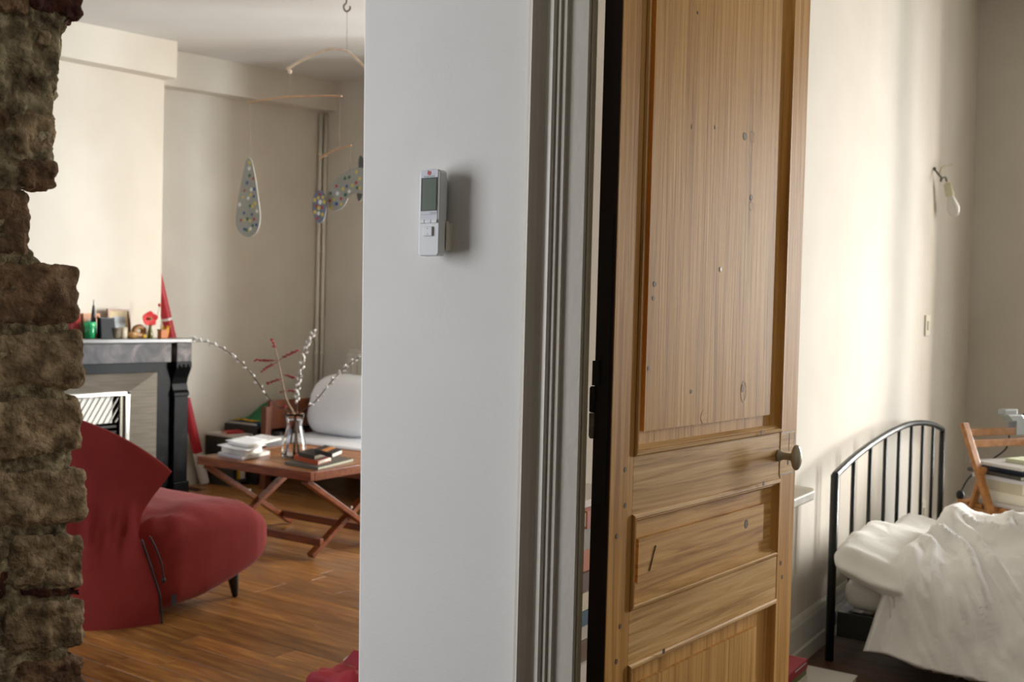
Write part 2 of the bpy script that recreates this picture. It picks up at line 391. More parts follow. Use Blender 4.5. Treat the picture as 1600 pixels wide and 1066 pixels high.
# ------------------------------------------------------------------ the stripped pine door
A = math.radians(6.1); tl = .0035
F = Vector((-.760, 1.428, 0)); DU = Vector((math.sin(A), math.cos(A), 0)); DN = Vector((math.cos(A), -math.sin(A), 0))
def dp(u, z, d): return F + DU * (u + tl * (z - 1.25)) + DN * d + Vector((0, 0, z))
door = thing('door_1', (-.76, 1.428, 0), 'stripped pine panelled door standing open into the bedroom', 'door', kind='structure')
def dbox(b, ua, ub, za, zb, da, db): return b.hexa([dp(ua, za, da), dp(ub, za, da), dp(ub, za, db), dp(ua, za, db), dp(ua, zb, da), dp(ub, zb, da), dp(ub, zb, db), dp(ua, zb, db)])
W = .706; TH = -.0345
for ua, ub in ((.0006, .0695), (.6295, W)):
    dbox(MB(), ua, ub, .008, 2.13, TH, 0).build('stile', pine_z, door, bevel=.0012)
dbox(MB(), -.0004, .0006, .008, 2.13, TH, -.001).build('hinge_edge', door_edge, door)
dbox(MB(), -.0016, -.0004, .95, 1.42, TH + .004, -.006).build('hinge_leaf', iron, door)
for za, zb in ((.008, .19), (.670, .768), (.922, 1.026), (2.03, 2.13)):
    dbox(MB(), .07, .629, za, zb, TH, -.0006).build('rail', pine_u, door, bevel=.001)
PROF = [(0, -.002), (0, .0015), (.003, .004), (.007, .0045), (.009, .0025), (.010, -.001), (.012, -.0008), (.014, -.005), (.017, -.010), (.017, -.014), (0, -.014)]
def moulding(ua, za, ub, zb):
    c = [(ua, za), (ub, za), (ub, zb), (ua, zb)]; inn = [(1, 1), (-1, 1), (-1, -1), (1, -1)]
    for i in range(4):
        j = (i + 1) % 4; q = MB(); n = len(PROF)
        vs = [dp(c[k][0] + inn[k][0] * w_, c[k][1] + inn[k][1] * w_, d) for k in (i, j) for w_, d in PROF]
        q.add(vs, [list(range(n))[::-1], list(range(n, 2 * n))] + [(a, (a + 1) % n, n + (a + 1) % n, n + a) for a in range(n)])
        q.build('moulding', pine_u if i % 2 == 0 else pine_z, door)
def panel(ua, za, ub, zb, cuts, fz0, fz1, mat):
    p = dbox(MB(), ua, ub, za, zb, -.024, -.010).build('panel', mat, door)
    moulding(ua, za, ub, zb)
    for ua_, ub_ in zip(cuts[:-1], cuts[1:]): dbox(MB(), ua_, ub_ - .00015, fz0, fz1, -.011, -.0030).build('raised_field', mat, p)
    return p
pu = panel(.0695, 1.0225, .6295, 2.04, (.103, .222, .372, .579), 1.062, 2.0, pine_p)
pm = panel(.0695, .764, .6295, .926, (.097, .566), .806, .880, pine_m)
pb = panel(.0695, .18, .6295, .6735, (.12, .33, .55), .22, .632, pine_p)
# knots and marks
knot_d = M('knot_dark', '#4a3018', '#6a4826', .6, 60); knot_l = M('knot_ring', '#a57f50', '#c2a07a', .6, 60); whitepaint = M('white_paint_fleck', '#f2efe6', rough=.5)
def onDoor(px, py, d=-.0030):
    q = F + DN * d; dr = ray(px, py); t = (q - CAM).dot(DN) / dr.dot(DN); p = CAM + dr * t; z = p.z
    return (p - q).dot(DU) - tl * (z - 1.25), z
def disc(u, z, ru, rz, d, mat, nm, par, hh=.0005, ir=0):
    q = MB(); n = 14
    if ir: 
        pts = [(u + ru * k * math.cos(6.2832 * i / n), z + rz * k * math.sin(6.2832 * i / n)) for k in (1, ir) for i in range(n)]
        q.add([dp(a, c, d + hh) for a, c in pts], [(i, (i + 1) % n, n + (i + 1) % n, n + i) for i in range(n)])
    else: q.prism([(u + ru * math.cos(6.2832 * i / n), z + rz * math.sin(6.2832 * i / n)) for i in range(n)], d - .0003, d + hh, dp)
    q.build(nm, mat, par)
for px, py, ru, rz in ((1164, 213, .008, .008), (1174, 309, .006, .006), (1160, 607, .006, .008), (1100, 652, .012, .012), (1023, 444, .005, .005), (1021, 466, .004, .004), (1080, 612, .004, .004), (1081, 198, .002, .004), (1117, 199, .002, .004), (1090, 20, .003, .003), (1013, 576, .003, .004)):
    u, z = onDoor(px, py); disc(u, z, ru, rz, -.0030, knot_d if ru < .01 else pine_m, 'knot', pu)
for px, py, ru, rz in ((1176, 214, .009, .012), (1174, 322, .008, .009), (1162, 612, .012, .022)):
    u, z = onDoor(px, py); disc(u, z, ru, rz, -.0030, knot_l, 'pale_ring', pu, ir=.82)
u, z = onDoor(1126, 421); disc(u, z, .004, .0045, -.0030, whitepaint, 'paint_fleck', pu, .001)
u, z = onDoor(1166, 819); disc(u, z, .008, .009, -.0030, knot_d, 'knot', pm)
for px, py in ((977, 734), (977, 790), (964, 838), (969, 979), (963, 1034)):
    u, z = onDoor(px, py, 0); disc(u, z, .0035, .0045, 0, knot_d, 'peg', door)
for px, py, d in ((1191, 676, .008), (1193, 756, .008), (1037, 1018, .008), (1222, 902, 0), (1220, 880, 0)):
    u, z = onDoor(px, py, d); disc(u, z, .004, .005, d, knot_d, 'peg', door)
u, z = onDoor(1019, 873); q = MB(); q.tube([dp(u - .008, z - .02, -.0027), dp(u + .01, z + .021, -.0027)], .0012, 6); q.build('gouge', knot_d, pm)
# knob, lock plate
knobm = M('aged_ivory_knob', '#a8a08c', '#bab39f', .3, 30, metal=.15)
ku, kz = onDoor(1216, 712, 0)
kn = MB(); kn.lathe([(.0125, 0), (.0125, .004), (.009, .007), (.0075, .014), (.0075, .026), (.010, .031)], dp(ku, kz, 0), 18, DN); knob = kn.build('knob_stem', knobm, door, smooth=True)
kn = MB(); kn.ell((0, 0, 0), .010, .0175, .0265, 20, 12); base = dp(ku, kz, .040)
kn.v = [base + DN * v.x + DU * v.y + Vector((0, 0, v.z)) for v in kn.v]; kn.build('knob_head', knobm, knob, smooth=True)
pa, pb_ = onDoor(1219, 681, 0), onDoor(1241, 737, 0)
lu0, lu1, lz0, lz1 = .628, .694, .934, 1.02
dbox(MB(), lu0, lu1, lz0, lz1, -.0003, .0006).build('lock_plate', pine_u, door)
rim = M('worn_grey_rim', '#7d786d', '#94908a', .5, 40)
for a in ((lu0, lu1, lz0 - .002, lz0), (lu0, lu1, lz1, lz1 + .002), (lu1, lu1 + .002, lz0 - .002, lz1 + .002)):
    dbox(MB(), *a, -.0003, .0009).build('plate_rim', rim, door)
dbox(MB(), .664, .670, .951, .975, .0004, .0011).build('keyhole', door_edge, door)
dbox(MB(), .668, .6695, .98, 1.018, .0004, .0010).build('crack', door_edge, door)
# hinge barrel
hb = pY(926, 645, 1.43)
q = MB(); q.lathe([(.003, -.0), (.0058, .002), (.0058, .040), (.004, .043)], (hb.x, hb.y, hb.z), 12); q.build('hinge_knuckle', iron, door, smooth=True)
q = MB(); q.lathe([(.003, -.042), (.0048, -.038), (.0048, -.001)], (hb.x - .001, hb.y, hb.z), 12); q.build('hinge_knuckle', M('painted_hinge', '#8a8472', '#6b6455', .5, 40), door, smooth=True)
dbox(MB(), -.008, -.0004, 1.142, 1.182, TH, TH + .012).build('hinge_strap', iron, door)

# ------------------------------------------------------------------ thermostat
tw = M('thermostat_plastic', '#d9dcdc', '#dfe2e2', .4, 5)
t0 = pY(653, 265, 1.366); t1 = pY(656, 400, 1.366)
th = thing('wireless_thermostat', (-1.115, 1.4, 1.34), 'pale grey handheld thermostat in its cradle on the white wall', 'thermostat')
yf = 1.366; tx = (t0.x + t1.x) / 2; ztop = t0.z; zb = t1.z; wd = .0455
b = MB(); b.prism([(tx, zb + .004), (tx + .004, zb), (tx + wd - .004, zb), (tx + wd, zb + .004), (tx + wd, ztop - .006), (tx + wd - .004, ztop - .002), (tx + wd * .5, ztop), (tx + .004, ztop - .002), (tx, ztop - .006)], yf + .019, yf, lambda a, c, y: (a, y, c))
body = b.build('body', tw, th, bevel=.0022, seg=3)
H = ztop - zb
zz_ = lambda f: ztop - H * f
b = MB(); b.box((tx + .003, yf - .0008, zz_(.61)), (tx + wd - .004, yf + .001, zz_(.015))); b.build('face_plate', M('face_panel', '#cfd2d8', '#d4d7dc', .3), body, bevel=.0007)
b = MB(); b.box((tx + .005, yf - .0014, zz_(.485)), (tx + wd - .0055, yf, zz_(.105))); b.build('screen_bezel', M('bezel', '#1c211f', rough=.3), body)
b = MB(); b.box((tx + .0085, yf - .0018, zz_(.478)), (tx + wd - .0068, yf, zz_(.118))); b.build('screen', M('lcd', '#47553f', '#4e5c48', .3, 2), body)
bt = M('button_plastic', '#e2e4e4', rough=.35)
for xa, xb in ((.003, .0135), (.0145, .028), (.029, .041)):
    b = MB(); b.box((tx + xa, yf - .0022, zz_(.625)), (tx + xb, yf, zz_(.585))); b.build('button', bt, body, bevel=.0006)
b = MB(); b.box((tx + .012, yf - .0028, zz_(.775)), (tx + .032, yf, zz_(.665))); rk = b.build('rocker_button', bt, body, bevel=.0016)
dk = M('print_grey', '#6d7276', rough=.6)
for f in (.688, .752):
    b = MB(); b.box((tx + .0215, yf - .0031, zz_(f + .004)), (tx + .0228, yf - .0027, zz_(f - .004))); b.build('arrow_mark', dk, rk)
b = MB(); b.box((tx + .005, yf - .0010, zz_(.528)), (tx + wd - .006, yf - .0006, zz_(.5255))); b.build('printed_line', dk, body)
b = MB(); n = 16; cx, cz = tx + .022, zz_(.052)
b.prism([(cx + .0040 * math.cos(6.283 * i / n), cz + .0036 * math.sin(6.283 * i / n)) for i in range(n)], yf - .0012, yf - .0007, lambda a, c, y: (a, y, c))
b.prism([(cx - .0035, cz + .001), (cx - .001, cz + .0034), (cx - .0028, cz + .0055)], yf - .0012, yf - .0007, lambda a, c, y: (a, y, c))
b.build('red_emblem', M('emblem_red', '#b3201d', rough=.4), body)
def textmesh(txt, size, mat, name, parent, loc, rx, align='CENTER', mtx=None):
    c = bpy.data.curves.new(name, 'FONT'); c.body = txt; c.size = size; c.align_x = align
    o = bpy.data.objects.new(name, c); COL.objects.link(o)
    dg = bpy.context.evaluated_depsgraph_get(); me = bpy.data.meshes.new_from_object(o.evaluated_get(dg))
    bpy.data.objects.remove(o); me.transform(mtx); me.materials.append(mat)
    me.transform(Matrix.Translation(Vector(loc) - worldloc(parent)))
    p = bpy.data.objects.new(name, me); COL.objects.link(p); p.parent = parent; return p
RX = Matrix.Rotation(math.pi / 2, 4, 'X')
textmesh('Saunier Duval', .0042, dk, 'lettering', body, (cx, yf - .0011, zz_(.098)), 0, mtx=RX)
textmesh('Exacontrol', .0034, dk, 'lettering', body, (tx + .033, yf - .0011, zz_(.515)), 0, mtx=RX)
b = MB(); b.box((tx + .010, yf + .0192, zb + .012), (tx + wd - .002, 1.4, zb + .062)); b.build('cradle', M('cradle_plastic', '#cfcab8', '#d5d0bf', .5), th, bevel=.002)
b = MB(); b.box((tx + wd + .0012, yf + .017, zb + .010), (tx + wd + .0032, yf + .034, zb + .058)); b.box((tx + wd - .004, yf + .0225, zb + .010), (tx + wd + .0012, yf + .034, zb + .058)); b.build('cradle_side', MATS['cradle_plastic'], th, bevel=.0006)
b = MB(); b.box((tx + .006, yf + .0192, zb + .062), (tx + wd - .006, yf + .030, ztop - .015)); b.build('back_cover', tw, th, bevel=.003)

# ------------------------------------------------------------------ generic builders
def book(name, label, o, ew, el, et, cov, page='#e6dfcc', cat='book', group=None, paper=False):
    """o corner; ew spine->fore edge, el along the spine, et thickness"""
    o, ew, el, et = map(Vector, (o, ew, el, et)); T = et.length; bt_ = min(.003, T * .22); tn = et.normalized()
    root = thing(name, o + (ew + el) / 2, label, cat, group)
    cm = M('cover_' + cov, '#' + cov, rough=.45); pm_ = M('pages_' + page[1:], page, rough=.8)
    q = MB(); q.obox(o, ew, el, tn * bt_); q.obox(o + et - tn * bt_, ew, el, tn * bt_); q.obox(o + tn * bt_, ew.normalized() * bt_, el, et - tn * 2 * bt_)
    q.build('cover', cm, root)
    i = ew.normalized(); j = el.normalized()
    q = MB(); q.obox(o + i * bt_ + j * .004 + tn * bt_, ew - i * (bt_ + .004), el - j * .008, et - tn * 2 * bt_); q.build('pages', pm_, root)
    return root
def simple(mb, name, label, cat, mats, group=None, kind=None, **k): return tag(mb.build(name, mats, **k), label, cat, group, kind)

# ------------------------------------------------------------------ fireplace
marble = M('grey_marble', '#3b3a3c', '#77706d', .45, 7, bump=0, c3='#504b4b', detail=8, dist=1.2, spec=.2)
marble_b = M('black_marble', '#060708', '#1e2022', .4, 5, c3='#0a0b0c', detail=8, dist=1.5, lo=.3, hi=.8, spec=.1)
alu = M('brushed_metal', '#7e786c', '#8e887c', .42, 6, (1, 1, 18), metal=.6)
chrome = M('bright_trim', '#d8d6d0', rough=.2, metal=.8)
XM = -5.40
fp = thing('fireplace', (-5.5, 3.5, 0), 'dark marble fireplace mantelpiece with metal insert against the chimney breast', 'fireplace')
YC = 3.44; YE = 4.30
MB().box((XBR, 2 * YC - YE - .01, 1.03), (XM + .02, YE + .01, 1.056)).build('mantel_shelf', M('shelf_marble', '#4c4843', '#6a655e', .3, 8), fp, bevel=.004)
MB().box((XBR, 2 * YC - 4.15, .905), (XM - .012, 4.15, 1.03)).build('frieze', marble, fp, bevel=.002)
MB().box((XBR, 2 * YC - 4.08, .842), (XM - .03, 4.08, .904)).build('lintel', marble_b, fp, bevel=.002)
for sgn in (1, -1):
    fy = lambda y: y if sgn > 0 else 2 * YC - y
    def bx(x0, y0, z0, x1, y1, z1): a, c = sorted((fy(y0), fy(y1))); return MB().box((x0, a, z0), (x1, c, z1))
    bx(XBR, 4.185, .905, XM, YE, 1.03).build('corner_block', marble, fp, bevel=.003)
    q = MB(); pr = [(0, .905), (0, .885), (.0, .87), (-.012, .845), (-.035, .80), (-.045, .76), (-.035, .72), (-.02, .70), (-.02, .68), (-.14, .68), (-.14, .905)]
    ya, yb = sorted((fy(4.18), fy(YE)))
    q.prism(pr, ya, yb, lambda a, c, y: (XM + a + .004, y, c)); cons = q.build('console_bracket', marble_b, fp, bevel=.003)
    for k in range(3): yy = ya + .025 + k * .034; MB().ell((XM + .004, yy, .878), .008, .012, .014, 10, 6).build('bead', marble_b, cons, smooth=True)
    bx(XBR, 4.185, .12, XM - .02, YE - .005, .68).build('pilaster', marble_b, fp, bevel=.004)
    bx(XBR, 4.18, 0, XM - .005, YE, .12).build('plinth', marble_b, fp, bevel=.004)
    bx(XBR, 4.072, 0, XM - .05, 4.178, .905).build('inner_jamb', marble_b, fp)
    # splayed metal cheeks
    q = MB(); a = [(XM - .045, fy(4.07), 0), (XM - .09, fy(3.90), 0), (XM - .11, fy(3.90), 0), (XM - .065, fy(4.07), 0)]
    tp = [.842, .722, .722, .842]; q.hexa(a + [(x, y_, z_) for (x, y_, _), z_ in zip(a, tp)]); q.build('metal_cheek', alu, fp)
    bx(XM - .10, 3.872, 0, XM - .082, 3.90, .722).build('bright_upright', chrome, fp, bevel=.002)
    bx(XM - .11, 3.845, 0, XM - .10, 3.872, .700).build('grey_upright', alu, fp)
q = MB(); yl, yr = 2 * YC - 4.07, 4.07; yl2, yr2 = 2 * YC - 3.90, 3.90
q.hexa([(XM - .045, yl, .842), (XM - .045, yr, .842), (XM - .09, yr2, .722), (XM - .09, yl2, .722), (XM - .065, yl, .842), (XM - .065, yr, .842), (XM - .11, yr2, .722), (XM - .11, yl2, .722)]); q.build('metal_hood', alu, fp)
MB().box((XM - .10, yl2, .700), (XM - .082, yr2, .722)).build('bright_header', chrome, fp, bevel=.002)
MB().box((XBR - .02, yl2, 0), (XBR + .01, yr2, .9)).build('firebox_back', M('firebox_black', '#0c0c0c', rough=.9), fp)  # plain near-black over the whole firebox back
MB().box((XM - .13, yl2 + .02, .53), (XM - .12, 3.80, .692)).build('mesh_backing', M('mesh_white', '#cfcdc4', '#d8d6ce', .5), fp)
q = MB()
for k in range(26):
    ya = 2.98 + k * .04
    q.bar((XM - .118, ya, .532), (XM - .118, ya + .10, .69), .004, .012, up=(1, 0, 0))
q.build('mesh_wire', M('wire_grey', '#a3a198', rough=.4, metal=.5), fp)
for k in range(7): MB().box((XM - .135, yl2 + .03, .50 - k * .035), (XM - .118, 3.83, .513 - k * .035)).build('grate_bar', iron, fp)
simple(MB().box((-5.36, 3.75, 0.001), (-4.93, 4.36, .012)), 'hearth_plate', 'black metal plate on the floor before the fireplace', 'hearth plate', black_metal, bevel=.003)

# ------------------------------------------------------------------ things on the mantel
ZM = 1.0562; XT = -5.49
def mp(px): return pX(px, 529, XT).y
pxm = .00435
gr = M('green_glass_paint', '#1d7a46', '#23955a', .15, 8)
y0 = mp(140)
r = thing('green_glass', (XT, y0, ZM), 'green drinking glass at the left end of the mantel', 'glass')
MB().lathe([(.024, 0), (.03, .004), (.034, .10), (.031, .10), (.027, .008)], (XT, y0, ZM), 16).build('cup', gr, r, smooth=True)
MB().lathe([(.0342, .07), (.0352, .075), (.036, .1), (.0352, .1005)], (XT, y0, ZM), 16, cap=False).build('rim', M('green_bright', '#2fa864', rough=.15), r, smooth=True)
r = thing('candle_jar', (-5.56, mp(127), ZM), 'red candle jar half hidden behind the broken stone edge', 'candle')
MB().lathe([(.03, 0), (.032, .004), (.032, .155), (.030, .155)], (-5.56, mp(127), ZM), 14).build('jar', M('red_jar', '#9c2320', rough=.2), r, smooth=True)
MB().lathe([(.033, .155), (.033, .2), (.01, .21)], (-5.56, mp(127), ZM), 14).build('lid', M('pale_lid', '#c9c2b6', rough=.4), r, smooth=True)
def pframe(pxa, pxb, h, x, label, fr, mount, pic, tilt=.12):
    ya, yb = pX(pxa, 520, x).y, pX(pxb, 520, x).y; r = thing('picture_frame', (x, (ya + yb) / 2, ZM), label, 'picture frame')
    P = lambda y, z, d: Vector((x - z * tilt + d, y, ZM + .001 + z))
    bw = .012
    def pb(y0, y1, z0, z1, d0, d1, nm, mt, par): return MB().hexa([P(y0, z0, d0), P(y1, z0, d0), P(y1, z0, d1), P(y0, z0, d1), P(y0, z1, d0), P(y1, z1, d0), P(y1, z1, d1), P(y0, z1, d1)]).build(nm, mt, par)
    for a in ((ya, yb, 0, bw), (ya, yb, h - bw, h), (ya, ya + bw, bw, h - bw), (yb - bw, yb, bw, h - bw)): pb(*a, -.012, .004, 'frame_bar', fr, r)
    mm = pb(ya + bw, yb - bw, bw, h - bw, -.008, -.003, 'mount', mount, r)
    wq = (yb - ya); pb(ya + wq * .26, yb - wq * .22, h * .16, h * .74, -.003, -.0015, 'picture', pic, mm)
    return r
orange_wood = M('orange_wood', '#b9722f', '#c98440', .45, 12)
pframe(170.5, 205, .181, -5.53, 'wooden picture frame with a faded grey portrait', M('frame_brown', '#7a4a1e', '#8c5a28', .4, 12), M('mount_beige', '#c8b48c', '#cfbc96', .7), M('faded_portrait', '#8d9092', '#c6c9cb', .6, 14, lo=.3, hi=.7))
pframe(132, 158, .15, -5.56, 'small orange wooden frame with a teal picture', orange_wood, orange_wood, M('teal_picture', '#6fae9e', '#9db7b4', .5, 9))
r = thing('black_bottle', (-5.50, mp(147), ZM), 'slender black bottle with a thin spout', 'bottle')
MB().lathe([(.017, 0), (.018, .004), (.016, .1), (.012, .15), (.008, .185), (.006, .20)], (-5.50, mp(147), ZM), 14).build('body', black_metal, r, smooth=True)
MB().lathe([(.0025, .198), (.002, .235)], (-5.50, mp(147), ZM), 6).build('spout', black_metal, r)
ya, yb = mp(151), mp(173); r = thing('black_box', (-5.46, (ya + yb) / 2, ZM), 'black tapered box standing before the picture frame', 'box')
MB().hexa([(-5.49, ya, ZM), (-5.44, ya, ZM), (-5.44, yb + .006, ZM), (-5.49, yb + .006, ZM), (-5.485, ya - .004, ZM + .122), (-5.445, ya - .004, ZM + .122), (-5.445, yb - .006, ZM + .122), (-5.485, yb - .006, ZM + .122)]).build('box_body', M('matt_black', '#08080a', rough=.7), r, bevel=.002)
MB().box((-5.487, ya - .006, ZM + .122), (-5.443, yb - .004, ZM + .128)).build('lid', M('matt_black2', '#101012', rough=.5), r)
def pot(name, label, px, prof, mat, cat='pot', x=-5.45, n=14):
    y = pX(px, 530, x).y; o = MB().lathe(prof, (x, y, ZM), n).build(name, mat, smooth=True); return tag(o, label, cat)
pot('stone_pot', 'small grey-brown stone pot beside the black box', 181, [(.018, 0), (.026, .01), (.031, .06), (.033, .066), (.028, .066), (.022, .012)], M('pot_stone', '#5b5142', '#877a64', .8, 30))
pot('pale_cup', 'small pale speckled cup next to the stone pot', 192, [(.02, 0), (.025, .006), (.026, .07), (.0225, .07), (.02, .01)], M('cup_pale', '#a89c82', '#c6bca6', .5, 26), 'cup')
pot('wooden_bowl', 'shallow tan wooden bowl on the mantel', 205, [(.02, 0), (.034, .008), (.043, .04), (.039, .042), (.028, .014)], M('bowl_tan', '#9a713f', '#b58a52', .4, 16), 'bowl')
y = pX(217, 522, -5.5).y; q = MB(); q.tube([(-5.5, y + .034 * math.cos(6.2832 * i / 20), ZM + .045 + .027 * math.sin(6.2832 * i / 20)) for i in range(21)], .017, 10)
simple(q, 'wooden_ring', 'brown ring-shaped wooden ornament standing on the mantel', 'ornament', M('ring_brown', '#8d6233', '#b48648', .45, 18), smooth=True)
q = MB(); y = pX(225, 528, -5.44).y; q.ell((-5.44, y, ZM + .014), .014, .016, .014, 10, 6)
simple(q, 'yellow_figurine', 'tiny yellow figurine at the foot of the wooden ring', 'figurine', M('yellow_fig', '#c79a1c', '#d8ae2c', .4), smooth=True)
# poppy in an olive bud vase
yv = pX(234.5, 530, -5.46).y; r = thing('bud_vase', (-5.46, yv, ZM), 'olive glass bud vase holding the red poppy', 'vase')
MB().lathe([(.014, 0), (.017, .004), (.017, .03), (.011, .06), (.0085, .08), (.011, .085), (.008, .085), (.006, .06)], (-5.46, yv, ZM), 14).build('vase_body', M('olive_glass', '#57521c', '#6b6626', .15), r, smooth=True)
fl = pX(234, 498, -5.43); r = thing('red_poppy', (-5.46, yv, ZM + .06), 'red artificial poppy with a bud above the mantel', 'flower')
stem_m = M('stem_green', '#5b5a30', rough=.6); red_p = M('poppy_red', '#b01a1c', '#c92a28', .6, 20)
MB().tube(curve([(-5.46, yv, ZM + .05), (-5.455, yv + .002, ZM + .1), fl + Vector((-.02, 0, 0))], 8), .002, 6).build('stem', stem_m, r)
bud = pX(249, 477, -5.46); MB().tube(curve([(-5.46, yv, ZM + .06), (-5.46, yv + .045, ZM + .13), bud + Vector((0, 0, -.015))], 10), .0015, 6).build('bud_stem', stem_m, r)
MB().ell(bud, .009, .008, .013, 10, 6).build('bud', red_p, r, smooth=True)
for k in range(5):
    a = 6.2832 * k / 5 + .3; q = MB(); ca, sa = math.cos(a), math.sin(a)
    def pet(u, v, ca=ca, sa=sa):
        rr = .06 * u; wv = (v - .5) * .07 * math.sin(math.pi * min(1, u * .85 + .1)); yy = rr * ca - wv * sa; zz2 = (rr * sa + wv * ca) * .8
        return fl + Vector((.018 * u * u - .01, yy, zz2))
    q.grid(6, 6, pet); q.build('petal', red_p, r, smooth=True, solid=.0015)
MB().ell(fl + Vector((.006, 0, 0)), .008, .011, .010, 10, 6).build('flower_centre', M('poppy_centre', '#6d6a2a', rough=.7), r, smooth=True)
ya, yb = mp(242.5), mp(253); r = thing('orange_box', (-5.45, (ya + yb) / 2, ZM), 'small orange box at the right end of the mantel', 'box')
MB().box((-5.47, ya, ZM), (-5.43, yb, ZM + .052)).build('box_body', M('orange_card', '#b4682f', '#c2743a', .6), r, bevel=.002)
MB().box((-5.472, ya - .002, ZM + .052), (-5.428, yb + .002, ZM + .058)).build('lid', M('orange_lid', '#9d5a2a', rough=.6), r)
yv = mp(258); r = thing('yellow_cup', (-5.49, yv, ZM), 'yellow petal-rimmed cup beside the orange box', 'cup')
MB().lathe([(.012, 0), (.017, .004), (.024, .055), (.021, .055), (.014, .008)], (-5.49, yv, ZM), 14).build('cup_body', M('yellow_glaze', '#cfa21c', '#dcb32c', .35), r, smooth=True)
for k in range(6):
    a = 6.2832 * k / 6; c = Vector((-5.49 + .021 * math.cos(a), yv + .021 * math.sin(a), ZM + .054))
    MB().add([c + Vector((0, 0, 0)) + Vector((-math.sin(a), math.cos(a), 0)) * .009, c - Vector((-math.sin(a), math.cos(a), 0)) * .009, c + Vector((math.cos(a) * .012, math.sin(a) * .012, .03))], [(0, 1, 2)]).build('petal', MATS['yellow_glaze'], r, solid=.002)

# banded pole leaning in the alcove
bc = pX(319.5, 757, -5.775); bc.z = .012; tp_ = Vector((-5.775, 4.245, 1.66)); ax = tp_ - bc; Ln = ax.length
r = thing('banded_pole', (bc.x, bc.y, 0), 'red and white banded pole leaning in the corner beside the fireplace', 'pole')
redc = M('pole_red', '#b01c28', '#b8232f', .5, 3); whc = M('pole_white', '#dedbd8', rough=.5)
def band(z0, z1, mt, nm): return MB().lathe([(.034, z0), (.034, z1)], bc, 24, ax).build(nm, mt, r, smooth=False)
band(0, .235, whc, 'white_band'); band(.235, .645, redc, 'red_band'); band(.645, .72, whc, 'white_band'); band(.72, 1.205, redc, 'red_band'); band(1.205, 1.222, whc, 'white_band'); band(1.222, Ln, redc, 'red_band')

# heating pipes in the corner
pipe_m = M('pipe_paint', '#ddd5c5', '#e4ddcf', .4)
for px, lab, rr in ((496.5, 'thinner painted heating pipe in the far corner of the living room', .014), (504, 'thicker painted heating pipe right in the corner of the living room', .018)):
    yy = pX(px + 1, 400, -5.815).y; r = thing('heating_pipe', (-5.815, yy, 0), lab, 'pipe')
    MB().tube([(-5.815, yy, 0.0), (-5.815, yy, 2.84)], rr, 12).build('pipe', pipe_m, r, smooth=True)
    for z in (.9, 1.72, 2.5):
        MB().lathe([(rr + .001, 0), (rr + .004, .004), (rr + .004, .02), (rr + .001, .024)], (-5.815, yy, z), 12).build('clip', pipe_m, r, smooth=True)

# radiator on the back wall
r = thing('radiator', (-4.9, 5.86, .1), 'white panel radiator on the far wall behind the cushion', 'radiator')
rad = M('radiator_white', '#d9d3c4', rough=.4); xr0 = pY(549, 570, 5.88).x
for k in range(14): MB().box((xr0 + k * .058, 5.82, .14), (xr0 + k * .058 + .05, 5.9, .93)).build('column', rad, r, bevel=.008)
MB().box((xr0, 5.84, .93), (xr0 + .8, 5.92, .96)).build('top_rail', rad, r, bevel=.004)
for x in (xr0 + .05, xr0 + .7): MB().box((x, 5.84, 0), (x + .03, 5.9, .14)).build('foot', rad, r)

# ------------------------------------------------------------------ low bookshelves in the alcove
shelfw = M('shelf_white', '#d6d2cc', '#dedad4', .5); shelfd = M('shelf_dark', '#2a2622', '#38332d', .5, 6)
def lowshelf(label, ya, yb, zt, x0, x1, mt):
    r = thing('low_bookshelf', ((x0 + x1) / 2, (ya + yb) / 2, 0), label, 'bookshelf')
    MB().box((x0, ya, zt - .018), (x1, yb, zt)).build('top_board', mt, r, bevel=.002)
    MB().box((x0, ya, .03), (x1 - .02, yb, .048)).build('bottom_board', shelfd, r)
    for y in (ya + .002, yb - .02): MB().box((x0, y, 0), (x1 - .02, y + .016, zt - .018)).build('side_board', shelfd, r)
    MB().box((x0, ya + .02, .05), (x0 + .008, yb - .02, zt - .02)).build('back_board', shelfd, r)
    return r
yA0, yA1, yB0, yB1 = 4.775, 4.94, 4.945, 5.62
lowshelf('small low bookshelf with a white top beside the banded pole', yA0, yA1, .365, -5.83, -5.52, shelfw)
lowshelf('longer low bookshelf with a dark top behind the coffee table', yB0, yB1, .42, -5.83, -5.47, shelfd)
bc_ = ['1f2a44', 'c9a227', 'd8d4cc', '2c4a7a', '7a2230', '20242a', 'b8b2a6', '355c48', '8a4a2a', '3d3a5c', 'dcd8d0', '9b1d22', '4a6a8a', '2a2a2a']
cn = {'1f2a44': 'navy', 'c9a227': 'yellow', 'd8d4cc': 'white', '2c4a7a': 'blue', '7a2230': 'maroon', '20242a': 'black', 'b8b2a6': 'grey', '355c48': 'green', '8a4a2a': 'brown', '3d3a5c': 'purple', 'dcd8d0': 'pale', '9b1d22': 'red', '4a6a8a': 'steel blue', '2a2a2a': 'charcoal'}
def row(ya, yb, z, xf, hmax, where, grp, st):
    y = ya; k = st; used = {}
    while True:
        t = random.uniform(.022, .042); h = hmax * random.uniform(.78, .97); d = random.uniform(.15, .2)
        if y + t > yb: break
        c = bc_[k % len(bc_)]; n_ = used.get(c, 0); used[c] = n_ + 1
        ords = ['first', 'second', 'third', 'fourth']
        lab = f'{ords[n_] + " " if n_ else ""}{cn[c]} upright book {where}'
        book('shelf_book', lab, (xf - random.uniform(0, .02), y, z), (-d, 0, 0), (0, 0, h), (0, t - .002, 0), c, group=grp)
        y += t; k += 1
row(yA0 + .022, yA1 - .022, .0485, -5.545, .27, 'in the small white-topped shelf', 'books in the small shelf', 0)
row(yB0 + .022, yB1 - .022, .0485, -5.495, .33, 'in the dark-topped shelf', 'books in the dark shelf', 3)
